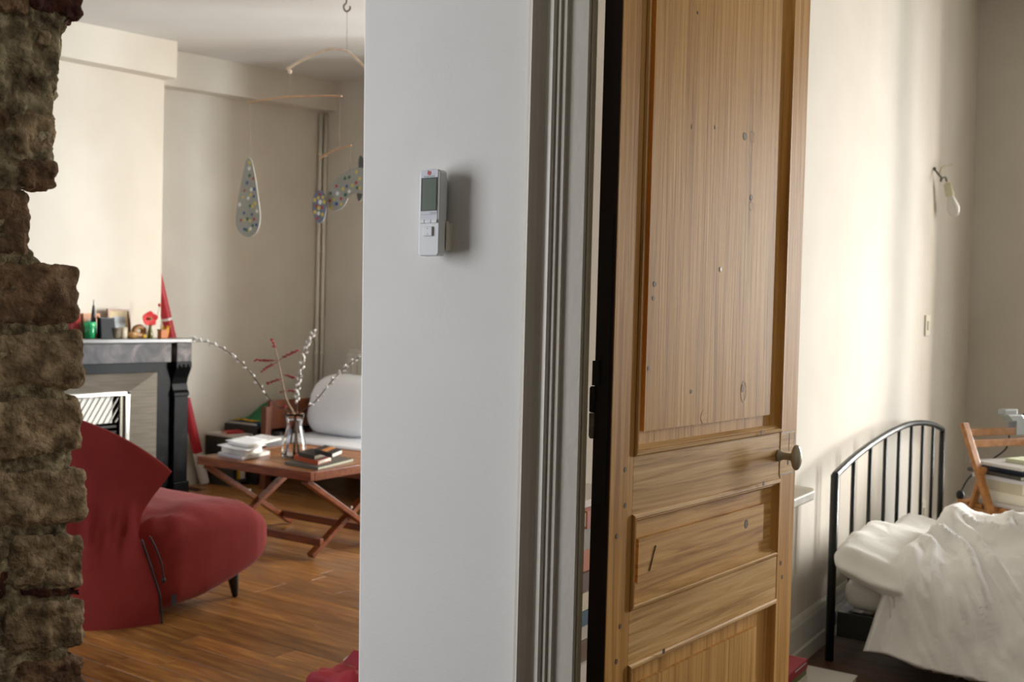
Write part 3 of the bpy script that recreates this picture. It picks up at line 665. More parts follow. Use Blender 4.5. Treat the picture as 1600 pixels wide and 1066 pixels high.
book('paperback', 'red paperback lying on the white-topped shelf', (-5.62, 4.79, .3655), (-.1, .03, 0), (.03, .13, 0), (0, 0, .018), 'b0302a')
book('atlas', 'large flat blue book under the green bag', (-5.5, 4.96, .4205), (-.3, 0, 0), (0, .42, 0), (0, 0, .02), '2b5f8a')
q = MB()
def bag(u, v):
    p = Vector((lerp(-5.76, -5.52, v), lerp(4.99, 5.27, u), .4455 + .13 * math.sin(math.pi * min(1, v * .9 + .05)) * smoothstep(0, .8, u) * (1 - .3 * smoothstep(.9, 1, u)) + .012 * noise.noise(Vector((u * 4, v * 4, 0)))))
    return p
q.grid(14, 10, bag)
q2 = thing('cloth_bag', (-5.64, 5.13, .442), 'folded green bag with yellow trim and black band on the shelf', 'bag')
q.build('bag_body', M('bag_green', '#17603c', '#1d6f46', .7, 12), q2, smooth=True, solid=.006)
q = MB(); q.grid(3, 10, lambda u, v: bag(-.08 + u * .12, v) + Vector((0, 0, .006))); q.build('yellow_trim', M('trim_yellow', '#c99a1e', rough=.6), q2, smooth=True, solid=.006)
q = MB(); q.grid(4, 10, lambda u, v: bag(.80 + u * .3, v) + Vector((0, 0, .008))); q.build('black_band', M('band_black', '#17130f', rough=.8), q2, smooth=True, solid=.006)
q = MB(); q.grid(2, 6, lambda u, v: bag(.93 + u * .18, v * .4) + Vector((0, 0, .016))); q.build('yellow_handle', MATS['trim_yellow'], q2, smooth=True, solid=.008)
a0 = pX(405, 662, -5.5); q = MB(); q.obox((-5.49, 5.30, .4415), (-.02, .34, .07), (-.28, -.0, .06), (0, 0, .014))
simple(q, 'green_folder', 'large pale green folder leaning on the dark-topped shelf', 'folder', M('folder_green', '#8ba592', '#98b09e', .5, 3), bevel=.002)

# ------------------------------------------------------------------ daybed with cushion
teak = M('reddish_wood', '#6a3418', '#8a4a22', .35, 4, (2, 12, 12), rnd=.08)
db = thing('daybed', (-4.3, 5.35, 0), 'wooden daybed with a white mattress behind the coffee table', 'daybed')
dm = M('daybed_wood', '#5d2c12', '#7c4019', .4, 5)
for x in (-5.34, -3.25):
    for y_ in (4.85, 5.72): MB().box((x, y_, 0), (x + .05, y_ + .05, .58 if x < -5 and y_ < 5 else .3)).build('leg', dm, db, bevel=.003)
for y_ in (4.86, 5.73): MB().box((-5.29, y_, .17), (-3.25, y_ + .03, .25)).build('side_rail', dm, db, bevel=.003)
MB().box((-5.335, 4.90, .42), (-5.305, 5.72, .62)).build('end_board', dm, db, bevel=.004)
MB().box((-5.335, 4.90, .2), (-5.305, 5.72, .28)).build('end_rail', dm, db, bevel=.004)
MB().box((-5.30, 4.87, .232), (-3.2, 5.76, .262)).build('slat_base', dm, db)
q = MB().box((-5.30, 4.85, .262), (-3.2, 5.74, .372)).build('mattress', M('white_cotton', '#eaeaec', '#f0f0f1', .9, 8, bump=.05, bscale=60), db, bevel=.03, smooth=True, seg=4)
q = MB(); cc = Vector((-4.955, 5.30, .59))
def cush(p):
    e = .62; x, y_, z = p
    f = lambda v, h: math.copysign(abs(v / h) ** e * h, v)
    x, z = f(x, .33), f(z, .215)
    n = noise.fractal(Vector((x * 5, y_ * 5, z * 5)), 1, 2, 3)
    return Vector((x + n * .008, y_ + z * .25 + n * .014, z + n * .01))
q.ell(cc, .33, .14, .215, 40, 26, cush)
simple(q, 'white_cushion', 'big plump white cushion leaning on the daybed', 'cushion', M('cushion_white', '#f0f0f0', '#f5f5f5', .9, 5, bump=.25, bscale=9), smooth=True)

# ------------------------------------------------------------------ coffee table
ct = thing('coffee_table', (-3.97, 3.9, 0), 'reddish wooden coffee table on crossed folding legs', 'table')
TX0, TX1, TY0, TY1, TZ = -4.395, -3.545, 3.545, 4.30, .46
MB().box((TX0, TY0, TZ - .045), (TX1, TY0 + .03, TZ)).build('apron', teak, ct, bevel=.003)
MB().box((TX0, TY1 - .03, TZ - .045), (TX1, TY1, TZ)).build('apron', teak, ct, bevel=.003)
for x in (TX0, TX1 - .03): MB().box((x, TY0 + .031, TZ - .045), (x + .03, TY1 - .031, TZ)).build('apron', teak, ct, bevel=.003)
tops = M('table_slat', '#8f5a30', '#a76c3c', .3, 4, (2, 12, 12), rnd=.06)
ns = 7; sw = (TY1 - TY0 - .064) / ns
for k in range(ns): MB().box((TX0 + .031, TY0 + .032 + k * sw, TZ - .02), (TX1 - .031, TY0 + .032 + (k + 1) * sw - .003, TZ - .001)).build('slat', tops, ct, bevel=.0015)
for xe, dx in ((TX1 - .055, -.034), (TX0 + .055, .034)):
    MB().bar((xe, TY0 + .02, TZ - .05), (xe, TY1 - .12, .015), .026, .042, up=(1, 0, 0)).build('leg', teak, ct, bevel=.002)
    MB().bar((xe + dx, TY1 - .02, TZ - .05), (xe + dx, TY0 + .10, .015), .026, .042, up=(1, 0, 0)).build('leg', teak, ct, bevel=.002)
    MB().lathe([(.008, 0), (.008, .006)], (xe + (.014 if dx < 0 else -.014), 3.885, .235), 10, (1 if dx < 0 else -1, 0, 0)).build('bolt', steel, ct)
for y_, z in ((TY0 + .16, .075), (TY1 - .19, .075)): MB().bar((TX0 + .07, y_, z), (TX1 - .07, y_, z), .026, .04).build('stretcher', teak, ct, bevel=.002)

# vase, branches
vb = pZ(459, 715, TZ); vb.z = TZ; VS = 1.22; vs_ = lambda pr: [(a * VS, c * VS) for a, c in pr]
gl = glass('vase_glass')
vr = thing('glass_vase', vb, 'clear glass vase with flared rim on the coffee table', 'vase')
MB().lathe(vs_([(.02, .001), (.048, .001), (.055, .006), (.056, .03), (.05, .07), (.04, .11), (.034, .14), (.036, .165), (.044, .19), (.047, .196), (.0445, .196), (.033, .165), (.0312, .14), (.037, .11), (.047, .07), (.0525, .03), (.051, .012), (.03, .009), (.0, .009)]), vb, 28, cap=False).build('vase_body', gl, vr, smooth=True)
wm = glass('vase_water', (.93, .9, .82, 1)); 
MB().lathe(vs_([(.0, .0095), (.03, .0095), (.0505, .0125), (.052, .03), (.0485, .06), (.0, .06)]), vb, 28, cap=False).build('water', wm, vr, smooth=True)
bark = M('willow_bark', '#3a2a1c', '#55402c', .7, 30); cat_m = M('catkin', '#dedbd0', '#ecebe4', .9, 40); red_b = M('berry_red', '#7a1018', '#9c1a20', .5, 40); stem_p = M('pale_stem', '#8a735c', '#a38b72', .7, 30)
nk = vb + Vector((0, 0, .19))
def branch(label, pts, n_c, r0=.0048, cs=.0098, dens=1):
    P = curve(pts, 40); r = thing('willow_branch', P[0], label, 'branch', 'pussy willow branches')
    MB().tube(P, [lerp(r0, .0012, i / 39) for i in range(40)], 6).build('stem', bark, r, smooth=True)
    q = MB()
    for k in range(n_c):
        t = lerp(.36, .995, k / (n_c - 1)) * 39; i = min(int(t), 38); p = P[i].lerp(P[i + 1], t - i); d = (P[i + 1] - P[i]).normalized()
        sd = d.cross(Vector((.3, .8, .2))).normalized(); sd.rotate(Matrix.Rotation(k * 2.4, 3, d)); c = p + sd * (cs * .9) + d * .003
        ax_ = (d * .8 + sd * .6).normalized(); s_ = cs * random.uniform(.8, 1.15)
        q.lathe([(s_ * .15, -s_ * 1.2), (s_ * .6, -s_ * .6), (s_ * .72, 0), (s_ * .5, s_ * .8), (s_ * .1, s_ * 1.25)], c, 6, ax_)
    q.build('catkins', cat_m, r, smooth=True)
    return r
Yv = vb.y
inb = vb + Vector((0, 0, .016))
branch('pussy willow branch arching far out to the left of the vase', [inb + Vector((.03, .0, 0)), nk + Vector((-.01, 0, .03)), pY(425, 628, Yv), pY(385, 575, Yv - .02), pY(345, 543, Yv - .04), pY(312, 532, Yv - .05), pY(300, 529, Yv - .06)], 28)
branch('pussy willow branch standing upright above the vase', [inb + Vector((-.02, .02, 0)), nk + Vector((.005, .01, .03)), pY(464, 625, Yv), pY(468, 590, Yv), pY(478, 545, Yv), pY(491, 517, Yv)], 32, .004)
branch('pussy willow branch leaning right towards the white wall', [inb + Vector((-.03, -.01, 0)), nk + Vector((.015, 0, .03)), pY(490, 630, Yv), pY(520, 594, Yv), pY(545, 570, Yv), pY(575, 548, Yv)], 22)
P = curve([inb + Vector((.005, .02, 0)), nk + Vector((-.005, .01, .02)), pY(447, 622, Yv + .02), pY(437, 575, Yv + .02), pY(430, 545, Yv + .02)], 30)
r = thing('red_sprig_branch', P[0], 'pale stem with red feathery sprigs in the vase', 'branch')
MB().tube(P, [lerp(.006, .0035, i / 29) for i in range(30)], 8).build('stem', stem_p, r, smooth=True)
def sprig(a, c):
    a = pY(*a, Yv + .02); c = pY(*c, Yv + .02); q = MB(); q.tube([a, a.lerp(c, .5) + Vector((0, 0, .006)), c], .002, 5)
    n = max(3, int((c - a).length / .008))
    for k in range(n):
        p = a.lerp(c, .25 + .75 * k / (n - 1)) + Vector((random.uniform(-.004, .004), random.uniform(-.008, .008), random.uniform(-.004, .006)))
        q.ell(p, .007, .006, .0055, 6, 4)
    q.build('red_sprig', red_b, r, smooth=True)
for a, c in (((431, 548), (424, 530)), ((434, 564), (398, 563)), ((434, 566), (409, 580)), ((435, 564), (465, 547)), ((440, 592), (418, 600)), ((442, 586), (461, 591)), ((446, 612), (440, 612)), ((450, 636), (436, 637)), ((447, 610), (462, 612))): sprig(a, c)

# papers and books on the table
def flat(name, label, near, left, right_px, z, t, cov, page='#ece8dd', cat='book', depth=None, width=None):
    """near corner pixel, left corner pixel, a pixel on the right edge, lying at height z"""
    n = pZ(*near, z); l = pZ(*left, z); rr_ = pZ(*right_px, z); ew = l - n; el = rr_ - n
    if width: ew = ew.normalized() * width
    if depth: el = el.normalized() * depth
    ew.z = el.z = 0; n.z = z
    return book(name, label, n, el, ew, (0, 0, t), cov, page, cat)
flat('magazine', 'grey magazine at the bottom of the white paper pile', (379, 720), (340, 712), (440, 706), TZ, .010, 'b9b2ae', cat='magazine', depth=.27)
flat('magazine', 'white magazine second from the bottom of the paper pile', (379, 717.5), (341, 709.5), (440, 703), TZ + .0102, .009, 'd6d2ce', cat='magazine', depth=.28)
flat('thick_book', 'thick white book inside the paper pile on the table', (384, 713), (346, 705), (440, 695), TZ + .0194, .030, 'e2dccb', depth=.22)
def sheet(label, near, left, right, z, depth, lift, seed):
    n = pZ(*near, z); l = pZ(*left, z); rr_ = pZ(*right, z); e1_ = l - n; e2_ = (rr_ - n).normalized() * depth; q = MB()
    q.grid(8, 10, lambda u, v: n + e1_ * u + e2_ * v + Vector((0, 0, lift * (u ** 3) * (1 - v) + .003 * abs(noise.noise(Vector((u * 3, v * 3, seed)))))))
    return simple(q, 'paper_sheet', label, 'paper', M('paper_white', '#e6e5e3', '#edecea', .7, 3), smooth=True, solid=.003)
sheet('white sheet curling at the left of the paper pile', (386, 705), (339, 699), (440, 688), TZ + .0535, .26, .012, 1)
sheet('topmost white sheet lying on the paper pile', (388, 697), (352, 690), (446, 680), TZ + .072, .26, .006, 2)
book('notebook', 'white notebook just under the topmost sheet', pZ(388, 701, TZ + .0585) + Vector((0, 0, .0035)), pZ(440, 688, TZ + .0585) - pZ(388, 701, TZ + .0585), (pZ(356, 695, TZ + .0585) - pZ(388, 701, TZ + .0585)), (0, 0, .0115), 'd9d5d0', cat='notebook')
flat('large_book', 'large flat grey-green book under the orange and black books', (497, 735), (445, 725.5), (560, 719), TZ, .014, '5d5a4e', '#c9c3a4', depth=.36)
flat('orange_book', 'orange-spined paperback second in the right-hand book pile', (497, 727), (459, 718), (530, 716), TZ + .0142, .022, 'b3481c', '#ddd6c2', depth=.17)
flat('black_book', 'black paperback with pale pages lying on the orange one', (491, 719), (466, 713), (520, 710), TZ + .0364, .022, '1b1a18', '#cfc6ac', depth=.16)
bk = flat('striped_book', 'black and orange striped book on top beside the vase', (519, 716), (492, 708), (548, 704), TZ + .0586, .0225, '201c1a', '#e3dcc8', depth=.16)
# orange stripe as a cover band
n = pZ(519, 716, TZ + .0586); l = pZ(492, 708, TZ + .0586); rr_ = pZ(548, 704, TZ + .0586); el = (rr_ - n).normalized() * .16; ew = l - n
MB().obox(n + ew * .35 + Vector((0, 0, .0226)) + el * .02, ew * .3, el * .96, (0, 0, .0008)).build('orange_stripe', M('stripe_orange', '#b9702f', '#c8823e', .5, 14), bk)

# ------------------------------------------------------------------ red armchair
redf = M('red_cotton', '#842b27', '#943630', .85, 4, bump=.12, bscale=14, bstretch=(1, 1, .35), sheen=.1, spec=.15)
AC = Vector((-3.80, 2.62, 0)); ar = thing('red_armchair', (-3.8, 2.6, 0), 'red slipcovered lounge armchair with a curved back, seen from behind', 'armchair')
TE = [(0, 78), (.12, 76), (.25, 71), (.37, 66), (.45, 68), (.53, 74), (.61, 81), (.9, 81)]
RZ = [(0, .965), (.12, .985), (.25, .978), (.37, .955), (.5, .972), (.65, 1.01), (.9, 1.06)]
def shell(s, v):
    top = lerp(.865, .60, abs(s) ** 2.5); th_ = math.radians(interp(TE, .3) * s)
    if v < .62: k = v / .62; z = top * k; off = 0
    else:
        k = (v - .62) / .38; z = lerp(top, .30, k); off = .075 * math.sin(min(1, k * 3.2) * math.pi / 2) * (1 - abs(s) ** 8)
    if v >= .55 and v < .70: z += .012 * math.sin((v - .55) / .15 * math.pi)
    th_ = math.radians(interp(TE, z) * s)
    R = interp(RZ, z) + .03 * abs(s) ** 4 * smoothstep(.4, .6, z)
    fold = math.exp(-((z - .37) / .11) ** 2); fr = (noise.noise(Vector((th_ * 10 + z * 2, z * 2.2, 1))) * .012 + (1 - abs(noise.noise(Vector((th_ * 11 - z * 3, z * 1.6, 7))))) ** 5 * .014) * fold + noise.noise(Vector((th_ * 3 + z * 3, z * 3, 4))) * .012
    rx, ry = .49 * R + fr - off, .47 * R + fr - off
    return AC + Vector((math.sin(th_) * rx, -math.cos(th_) * ry, z))
q = MB(); q.grid(81, 60, lambda a, v: shell(a * 2 - 1, v)); back = q.build('back_cover', redf, ar, smooth=True)
ST = [(2.24, .03, .30, .16), (2.35, .02, .35, .30), (2.45, .012, .385, .395), (2.52, .012, .41, .45), (2.6, .012, .425, .482), (2.75, .03, .43, .495), (2.9, .07, .425, .494), (3.0, .105, .41, .488), (3.06, .135, .38, .47), (3.10, .175, .34, .44), (3.12, .235, .275, .385)]
def seat(u, v):
    Yv_ = lerp(2.24, 3.12, u ** .7); zb_ = interp([(a, b_) for a, b_, c, d in ST], Yv_); zt_ = interp([(a, c) for a, b_, c, d in ST], Yv_); hw = interp([(a, d) for a, b_, c, d in ST], Yv_)
    ph = v * 2 * math.pi; c, s_ = math.cos(ph), math.sin(ph)
    x = hw * math.copysign(abs(c) ** .38, c); z = (zb_ + zt_) / 2 + (zt_ - zb_) / 2 * math.copysign(abs(s_) ** .45, s_)
    fold = math.exp(-((Yv_ - 2.5) / .14) ** 2)
    z += (noise.noise(Vector((x * 10 + Yv_ * 4, Yv_ * 7, 2))) * .024 + (1 - abs(noise.noise(Vector((x * 9 - Yv_ * 5, Yv_ * 4, 5))))) ** 5 * .018) * (fold + .25) * (1 if s_ > 0 else .2) + noise.noise(Vector((x * 4, Yv_ * 4, 6))) * .012 * (s_ > 0)
    return Vector((AC.x + x, Yv_, max(z, .008)))
q = MB(); q.grid(44, 64, seat)
q.f.append([43 * 64 + j for j in range(63)]); q.mi.append(0)
sc_ = q.build('seat_cover', redf, ar, smooth=True)
blk = M('black_cord', '#0c0b0b', rough=.6)
E1 = [shell(1, v) + Vector((.006, .004, 0)) for v in [i / 20 * .36 for i in range(21)]]
MB().tube(E1, .004, 6).build('seam_cord', blk, back, smooth=True)
w0 = pX(234, 838, -3.31); MB().tube(curve([w0, pX(243, 856, -3.30), pX(252, 880, -3.30), pX(256, 905, -3.30)], 12), .0035, 6).build('drawcord', blk, back, smooth=True)
w1 = pX(256, 907, -3.30); MB().ell(w1, .008, .008, .012, 8, 6).build('cord_toggle', blk, back, smooth=True)
w2 = pX(271, 937, -3.312); MB().box((w2.x, w2.y - .01, w2.z - .02), (w2.x + .003, w2.y + .012, w2.z + .02)).build('fabric_label', M('label_dark', '#1c1c22', rough=.6), sc_)
for sx in (-1, 1):
    lp = Vector((AC.x + sx * .40, 2.96, 0)); MB().lathe([(.006, 0), (.012, .004), (.030, .12), (.03, .15)], lp, 14, (-sx * .05, -.12, 1)).build('leg', black_metal, ar, smooth=True)

# red backpack at the foot of the pier
rb = thing('red_bag', (-2.2, 2.15, 0), 'crumpled red bag on the living room floor beside the white wall', 'bag')
rbm = M('red_nylon', '#a8202e', '#b82c38', .55, 6, bump=.1, bscale=12)
def rag(u, v):
    a = u * 2 * math.pi; k = lerp(1, .35, v ** 2); n_ = noise.noise(Vector((math.cos(a) * 2, math.sin(a) * 2, v * 3)))
    z = .17 * v ** .8 + (.025 * n_ if v > .2 else 0) + .02 * math.cos(a) * v
    return Vector((-2.07 + math.cos(a) * (.21 * k + .03 * n_), 2.26 + math.sin(a) * (.13 * k + .03 * n_), max(z, .004)))
q = MB(); q.grid(41, 18, rag); q.f.append([i * 18 + 17 for i in range(40)]); q.mi.append(0); q.build('bag_body', rbm, rb, smooth=True)
f_a = pY(536, 1036, 2.3); f_b = pY(554, 1016, 2.3); f_c = pY(566, 1046, 2.26)
q = MB(); q.add([f_a, f_b, f_c, f_b + Vector((.09, 0, .0))], [(0, 1, 2), (1, 3, 2)]); q.build('flap', rbm, rb, solid=.004)
MB().bar(pY(538, 1034, 2.34), pY(553, 1023, 2.36), .010, .012).build('white_strap', whc, rb)

# ------------------------------------------------------------------ mobile
mo = thing('hanging_mobile', pY(542, 12, 4.0), 'mobile of dotted cardboard shapes hanging from the living room ceiling', 'mobile')
YM = 4.0; rattan = M('rattan', '#c99a66', '#dcb084', .5, 20); rattan_w = M('pale_rattan', '#e0c7a6', '#ecd9bf', .4, 20); thread = M('thread', '#8d8578', rough=.8)
hk = [pY(542, -8, YM), pY(541, 5, YM), pY(537, 9, YM), pY(538, 15, YM), pY(542, 18, YM), pY(547, 14, YM), pY(546.5, 10, YM)]
zt_ = zc(YM); tp = Vector((hk[0].x, YM, zt_))
MB().tube([tp] + curve(hk[1:], 14), .0045, 8).build('ceiling_hook', M('hook_brass', '#4a4030', rough=.4, metal=.5), mo, smooth=True)
def tub(a, nm, r_, mt, par=mo, n=16): return MB().tube(curve(a, n), r_, 6).build(nm, mt, par, smooth=True)
tub([pY(542, 18, YM), pY(542, 78, YM)], 'string', .0012, thread, n=2)
tub([pY(448, 108, YM), pY(470, 95, YM), pY(500, 81, YM), pY(520, 77, YM), pY(542, 80, YM), pY(560, 95, YM), pY(577, 113, YM)], 'arched_rod', .007, rattan_w, n=24)
MB().ell(pY(453, 112, YM), .012, .012, .012, 8, 6).build('knot', rattan_w, mo)
tub([pY(453, 114, YM), pY(453, 152, YM)], 'string', .0012, thread, n=2)
tub([pY(388, 160, YM), pY(420, 155, YM), pY(453, 151, YM), pY(500, 150, YM), pY(534, 150, YM)], 'thin_rod', .0045, rattan)
tub([pY(391, 160, YM), pY(390, 247, YM)], 'string', .0012, thread, n=2)
tub([pY(531, 150, YM), pY(530, 232, YM)], 'string', .0012, thread, n=2)
tub([pY(500, 248, YM), pY(515, 238, YM), pY(530, 232, YM), pY(549, 227, YM)], 'thin_rod', .0045, rattan)
tub([pY(547, 228, YM), pY(547, 268, YM)], 'string', .0012, thread, n=2)
tub([pY(500, 248, YM), pY(499, 297, YM)], 'string', .0012, thread, n=2)
card = M('grey_card', '#9d9a8a', '#a8a596', .8, 8); card_b = M('blue_card', '#6f7480', '#7b818e', .7, 8)
dots = [M('dot_' + k, c, rough=.5) for k, c in (('red', '#b0332a'), ('yellow', '#d8c04a'), ('blue', '#2c4f86'), ('green', '#1f5f45'), ('white', '#e6e4dc'))]
def shape(nm, pts, mat, dl, yo, th_=.006, rd=.010):
    P = curve([pY(a, c, YM + yo) for a, c in pts + pts[:1]], 44)[:-1]; q = MB()
    q.prism([(p.x, p.z) for p in P], YM + yo - th_ / 2, YM + yo + th_ / 2, lambda a, c, y_: (a, y_, c)); o = q.build(nm, mat, mo)
    q = MB()
    for a, c, k in dl:
        q.cur = k; p = pY(a, c, YM + yo); r_ = rd * (1.25 if k == 4 else 1) * random.uniform(.8, 1.1)
        q.prism([(p.x + r_ * math.cos(6.2832 * i / 10), p.z + r_ * math.sin(6.2832 * i / 10)) for i in range(10)], YM + yo - th_ / 2 - .0012, YM + yo - th_ / 2, lambda a_, c_, y_: (a_, y_, c_))
    d = q.build('painted_dots', dots, o); d['kind'] = 'stuff'
    return o
Z6 = lambda x, y_, k: (350 + x / 2.665, y_ / 2.665, k)
shape('teardrop_shape', [(388.5, 246), (394, 253), (399, 275), (404, 310), (407, 340), (402, 362), (388, 371), (374, 362), (369, 345), (373, 310), (379, 275), (384, 253)], card,
      [Z6(*t) for t in ((108, 678, 1), (107, 702, 4), (108, 732, 3), (124, 744, 0), (98, 762, 2), (87, 795, 0), (116, 790, 4), (127, 788, 2), (103, 826, 4), (82, 822, 1), (113, 812, 1), (126, 818, 2), (67, 853, 4), (110, 858, 3), (121, 860, 1), (131, 848, 1), (85, 888, 2), (139, 880, 4), (118, 894, 2), (72, 918, 0), (88, 917, 1), (99, 912, 3), (111, 920, 1), (127, 913, 0), (121, 940, 3), (137, 937, 2), (87, 955, 2), (97, 959, 3), (104, 960, 1), (112, 953, 4))], 0)
ZB = lambda x, y_, k: (480 + x / 5.33, 180 + y_ / 5.33, k)
shape('oval_shape', [(499, 297), (506, 302), (510, 320), (507, 340), (500, 349), (493, 343), (488.5, 325), (491, 305)], card_b,
      [ZB(*t) for t in ((108, 658, 0), (97, 690, 1), (135, 685, 1), (67, 707, 1), (112, 725, 4), (145, 723, 1), (80, 757, 0), (101, 775, 1), (127, 769, 0), (69, 808, 1), (99, 818, 4), (131, 829, 1), (88, 860, 0))], -.02, rd=.011)
shape('curved_shape', [(511, 308), (516, 294), (528, 278), (546, 266), (565, 262), (580, 270), (584, 292), (575, 308), (566, 303), (553, 302), (545, 308), (538, 322), (526, 329), (515, 325)], card,
      [ZB(*t) for t in ((414, 474, 1), (318, 527, 3), (354, 518, 3), (442, 530, 1), (247, 592, 0), (302, 615, 1), (333, 594, 2), (380, 586, 1), (412, 564, 0), (197, 650, 3), (256, 653, 4), (322, 664, 3), (354, 636, 4), (420, 606, 3), (442, 608, 1), (192, 714, 0), (226, 702, 1), (285, 697, 0), (247, 740, 2), (286, 742, 1), (205, 771, 1))], .02)
shape('grey_leaf_shape', [(563, 243), (568, 248), (570, 270), (568, 300), (562, 315), (558, 303), (560, 270), (561, 250)], M('dark_card', '#55534d', rough=.8), [], .06)

# ------------------------------------------------------------------ bed
XH = -1.06
bed = thing('metal_bed', (-.1, 4.75, 0), 'black metal bed with an arched barred headboard against the bedroom wall', 'bed')
Y0, Y1 = 3.758, 5.744
arch = [(3.758, .69), (3.80, .70), (3.996, .731), (4.232, .758), (4.483, .778), (4.712, .789), (4.951, .791), (5.23, .777), (5.492, .748), (5.70, .712), (5.744, .70)]
MB().tube(curve([(XH, y_, z) for y_, z in arch], 40), .014, 10).build('arched_rail', black_metal, bed, smooth=True)
for y_ in (Y0, Y1): MB().tube([(XH, y_, 0), (XH, y_, .693)], .016, 10).build('headboard_post', black_metal, bed, smooth=True)
for k in range(1, 8):
    y_ = lerp(Y0, Y1, k / 8); MB().tube([(XH, y_, .17), (XH, y_, interp(arch, y_))], .0085, 8).build('headboard_bar', black_metal, bed, smooth=True)
MB().box((XH - .012, Y0, .13), (XH + .012, Y1, .18)).build('headboard_lower_rail', black_metal, bed)
YF = 4.88
for y_ in (Y0 + .01, YF): MB().box((XH + .02, y_, .09), (1.0, y_ + .035, .185)).build('side_rail', black_metal, bed, bevel=.003)
for y_ in (Y0 + .01, YF): MB().box((.95, y_, 0), (1.0, y_ + .035, .09)).build('leg', black_metal, bed)
for k in range(9): x = XH + .12 + k * .22; MB().box((x, Y0 + .045, .15), (x + .08, YF, .17)).build('slat', M('bed_slat', '#8a6a45', rough=.6), bed)
cot = M('bed_cotton', '#e6e4de', '#eeede8', .9, 6, bump=.10, bscale=30, sheen=.1)
simple(MB().box((-1.03, 3.79, .186), (.98, 4.87, .312)), 'mattress', 'white mattress on the black metal bed', 'mattress', cot, bevel=.055, smooth=True, seg=5)
# pillow
q = MB(); pc = Vector((-.90, 3.99, .372))
def pil(p):
    x, y_, z = p; f = lambda v, h, e: math.copysign(abs(v / h) ** e * h, v)
    x, y_ = f(x, .16, .6), f(y_, .33, .6); edge = max(abs(x) / .16, abs(y_) / .33)
    z *= (1 - .55 * smoothstep(.75, 1.0, edge))
    n_ = noise.fractal(Vector((x * 4, y_ * 9, z * 3)), 1, 2, 3)
    z += n_ * .022 - .25 * x - .035 * smoothstep(.05, .33, -y_)
    return Vector((x * (1 + .12 * abs(y_ / .33) ** 3), y_ * (1 + .1 * abs(x / .16) ** 3), z))
q.ell(pc, .16, .33, .075, 64, 36, pil)
simple(q, 'white_pillow', 'plump white pillow leaning on the black headboard', 'pillow', cot, smooth=True)
q = MB(); pc2 = Vector((-.88, 4.60, .345)); q.ell(pc2, .16, .30, .03, 48, 24, pil)
simple(q, 'white_pillow', 'flatter white pillow farther along the headboard, half under the duvet', 'pillow', cot, smooth=True)
# duvet
LB = [pY(1352, 1018, 3.60), pY(1366, 975, 3.65), pY(1379, 935, 3.69), pY(1391, 900, 3.735), pY(1408, 872, 3.80), pY(1432, 848, 3.90), pY(1455, 831, 4.02), pY(1470, 812, 4.12), pY(1481, 799, 4.25), Vector((-.75, 4.42, .475)), Vector((-.74, 4.6, .42)), Vector((-.73, 4.80, .36)), Vector((-.73, 4.91, .26))]
LC = curve(LB, 80)
def duv(u, v):
    t = v * 79; k = min(int(t), 78); L0 = LC[k].lerp(LC[k + 1], t - k)
    ext = 1.72 * u ** 1.25; x = L0.x + ext; z = L0.z; y_ = L0.y
    top = smoothstep(.20, .42, v); hem = 1 - top
    z_f = lerp(.10, .345 + .155 * math.exp(-((y_ - 4.05) / .38) ** 2) - .14 * smoothstep(4.80, 4.92, y_), top)
    z = lerp(z, z_f, smoothstep(.0, .9, u) * .85) - .02 * u * hem - .03 * top * smoothstep(.0, .1, u)
    y_ = y_ + hem * (-.13 * smoothstep(0, .6, u)) + hem * .018 * math.sin(u * 26 + v * 3)
    w_ = x * .8 + y_ * .6; l_ = -x * .6 + y_ * .8
    fold = noise.fractal(Vector((w_ * 5, l_ * 1.6, 3)), 1, 2, 2) * .036
    rg = 1 - abs(noise.noise(Vector((w_ * 11 + noise.noise(Vector((x * 4, y_ * 4, 0))) * .8, l_ * 2.2, 8))))
    fold += rg ** 5 * .045 * smoothstep(.1, .35, v)
    rg2 = 1 - abs(noise.noise(Vector((w_ * 26 + 3, l_ * 7, 5)))); fold += rg2 ** 4 * .012
    e = smoothstep(0, .06, u)
    z += fold * lerp(.35, 1, top) * (.2 + .8 * e); y_ -= fold * hem * 1.2 * e
    return Vector((x, y_, z))
q = MB(); q.grid(170, 170, duv)
simple(q, 'white_duvet', 'rumpled white duvet hanging over the near side of the bed', 'duvet', M('duvet_cotton', '#eceae6', '#f2f1ee', .9, 6, bump=.18, bscale=22, sheen=.1), smooth=True, solid=.03)

# ------------------------------------------------------------------ folding chair with magazines
beech = M('beech', '#96602e', '#b37c44', .4, 4, (8, 8, 8), rnd=.05)
T0 = pY(1506, 661, 5.16); gd = Vector((.84, -.54, 0)); wdv = Vector((.54, .84, 0))
fc = thing('folding_chair', (T0.x + .2, T0.y, 0), 'wooden folding chair with slatted back in the bedroom corner', 'chair')
CW = .42; SZ = .425
def cpt(g, w_, z): return Vector((T0.x, T0.y, 0)) + gd * g + wdv * w_ + Vector((0, 0, z))
TZc = T0.z
for w_ in (0, CW):
    MB().bar(cpt(0, w_, TZc), cpt(.34, w_, .01), .022, .042, up=wdv).build('front_leg', beech, fc, bevel=.006)
    w2_ = w_ + (.026 if w_ == 0 else -.026)
    MB().bar(cpt(.10, w2_, .60), cpt(-.07, w2_, .01), .022, .036, up=wdv).build('rear_leg', beech, fc, bevel=.006)
    MB().lathe([(.006, 0), (.006, .004)], cpt(.085, w_, .60) - wdv * .012, 8, -wdv).build('bolt', steel, fc)
for z, h in ((TZc - .045, .036), (TZc - .095, .036)):
    g_ = (TZc - z) / TZc * .34; MB().bar(cpt(g_ - .006, .012, z), cpt(g_ - .006, CW - .012, z), h, .014, up=gd).build('back_slat', beech, fc, bevel=.003)
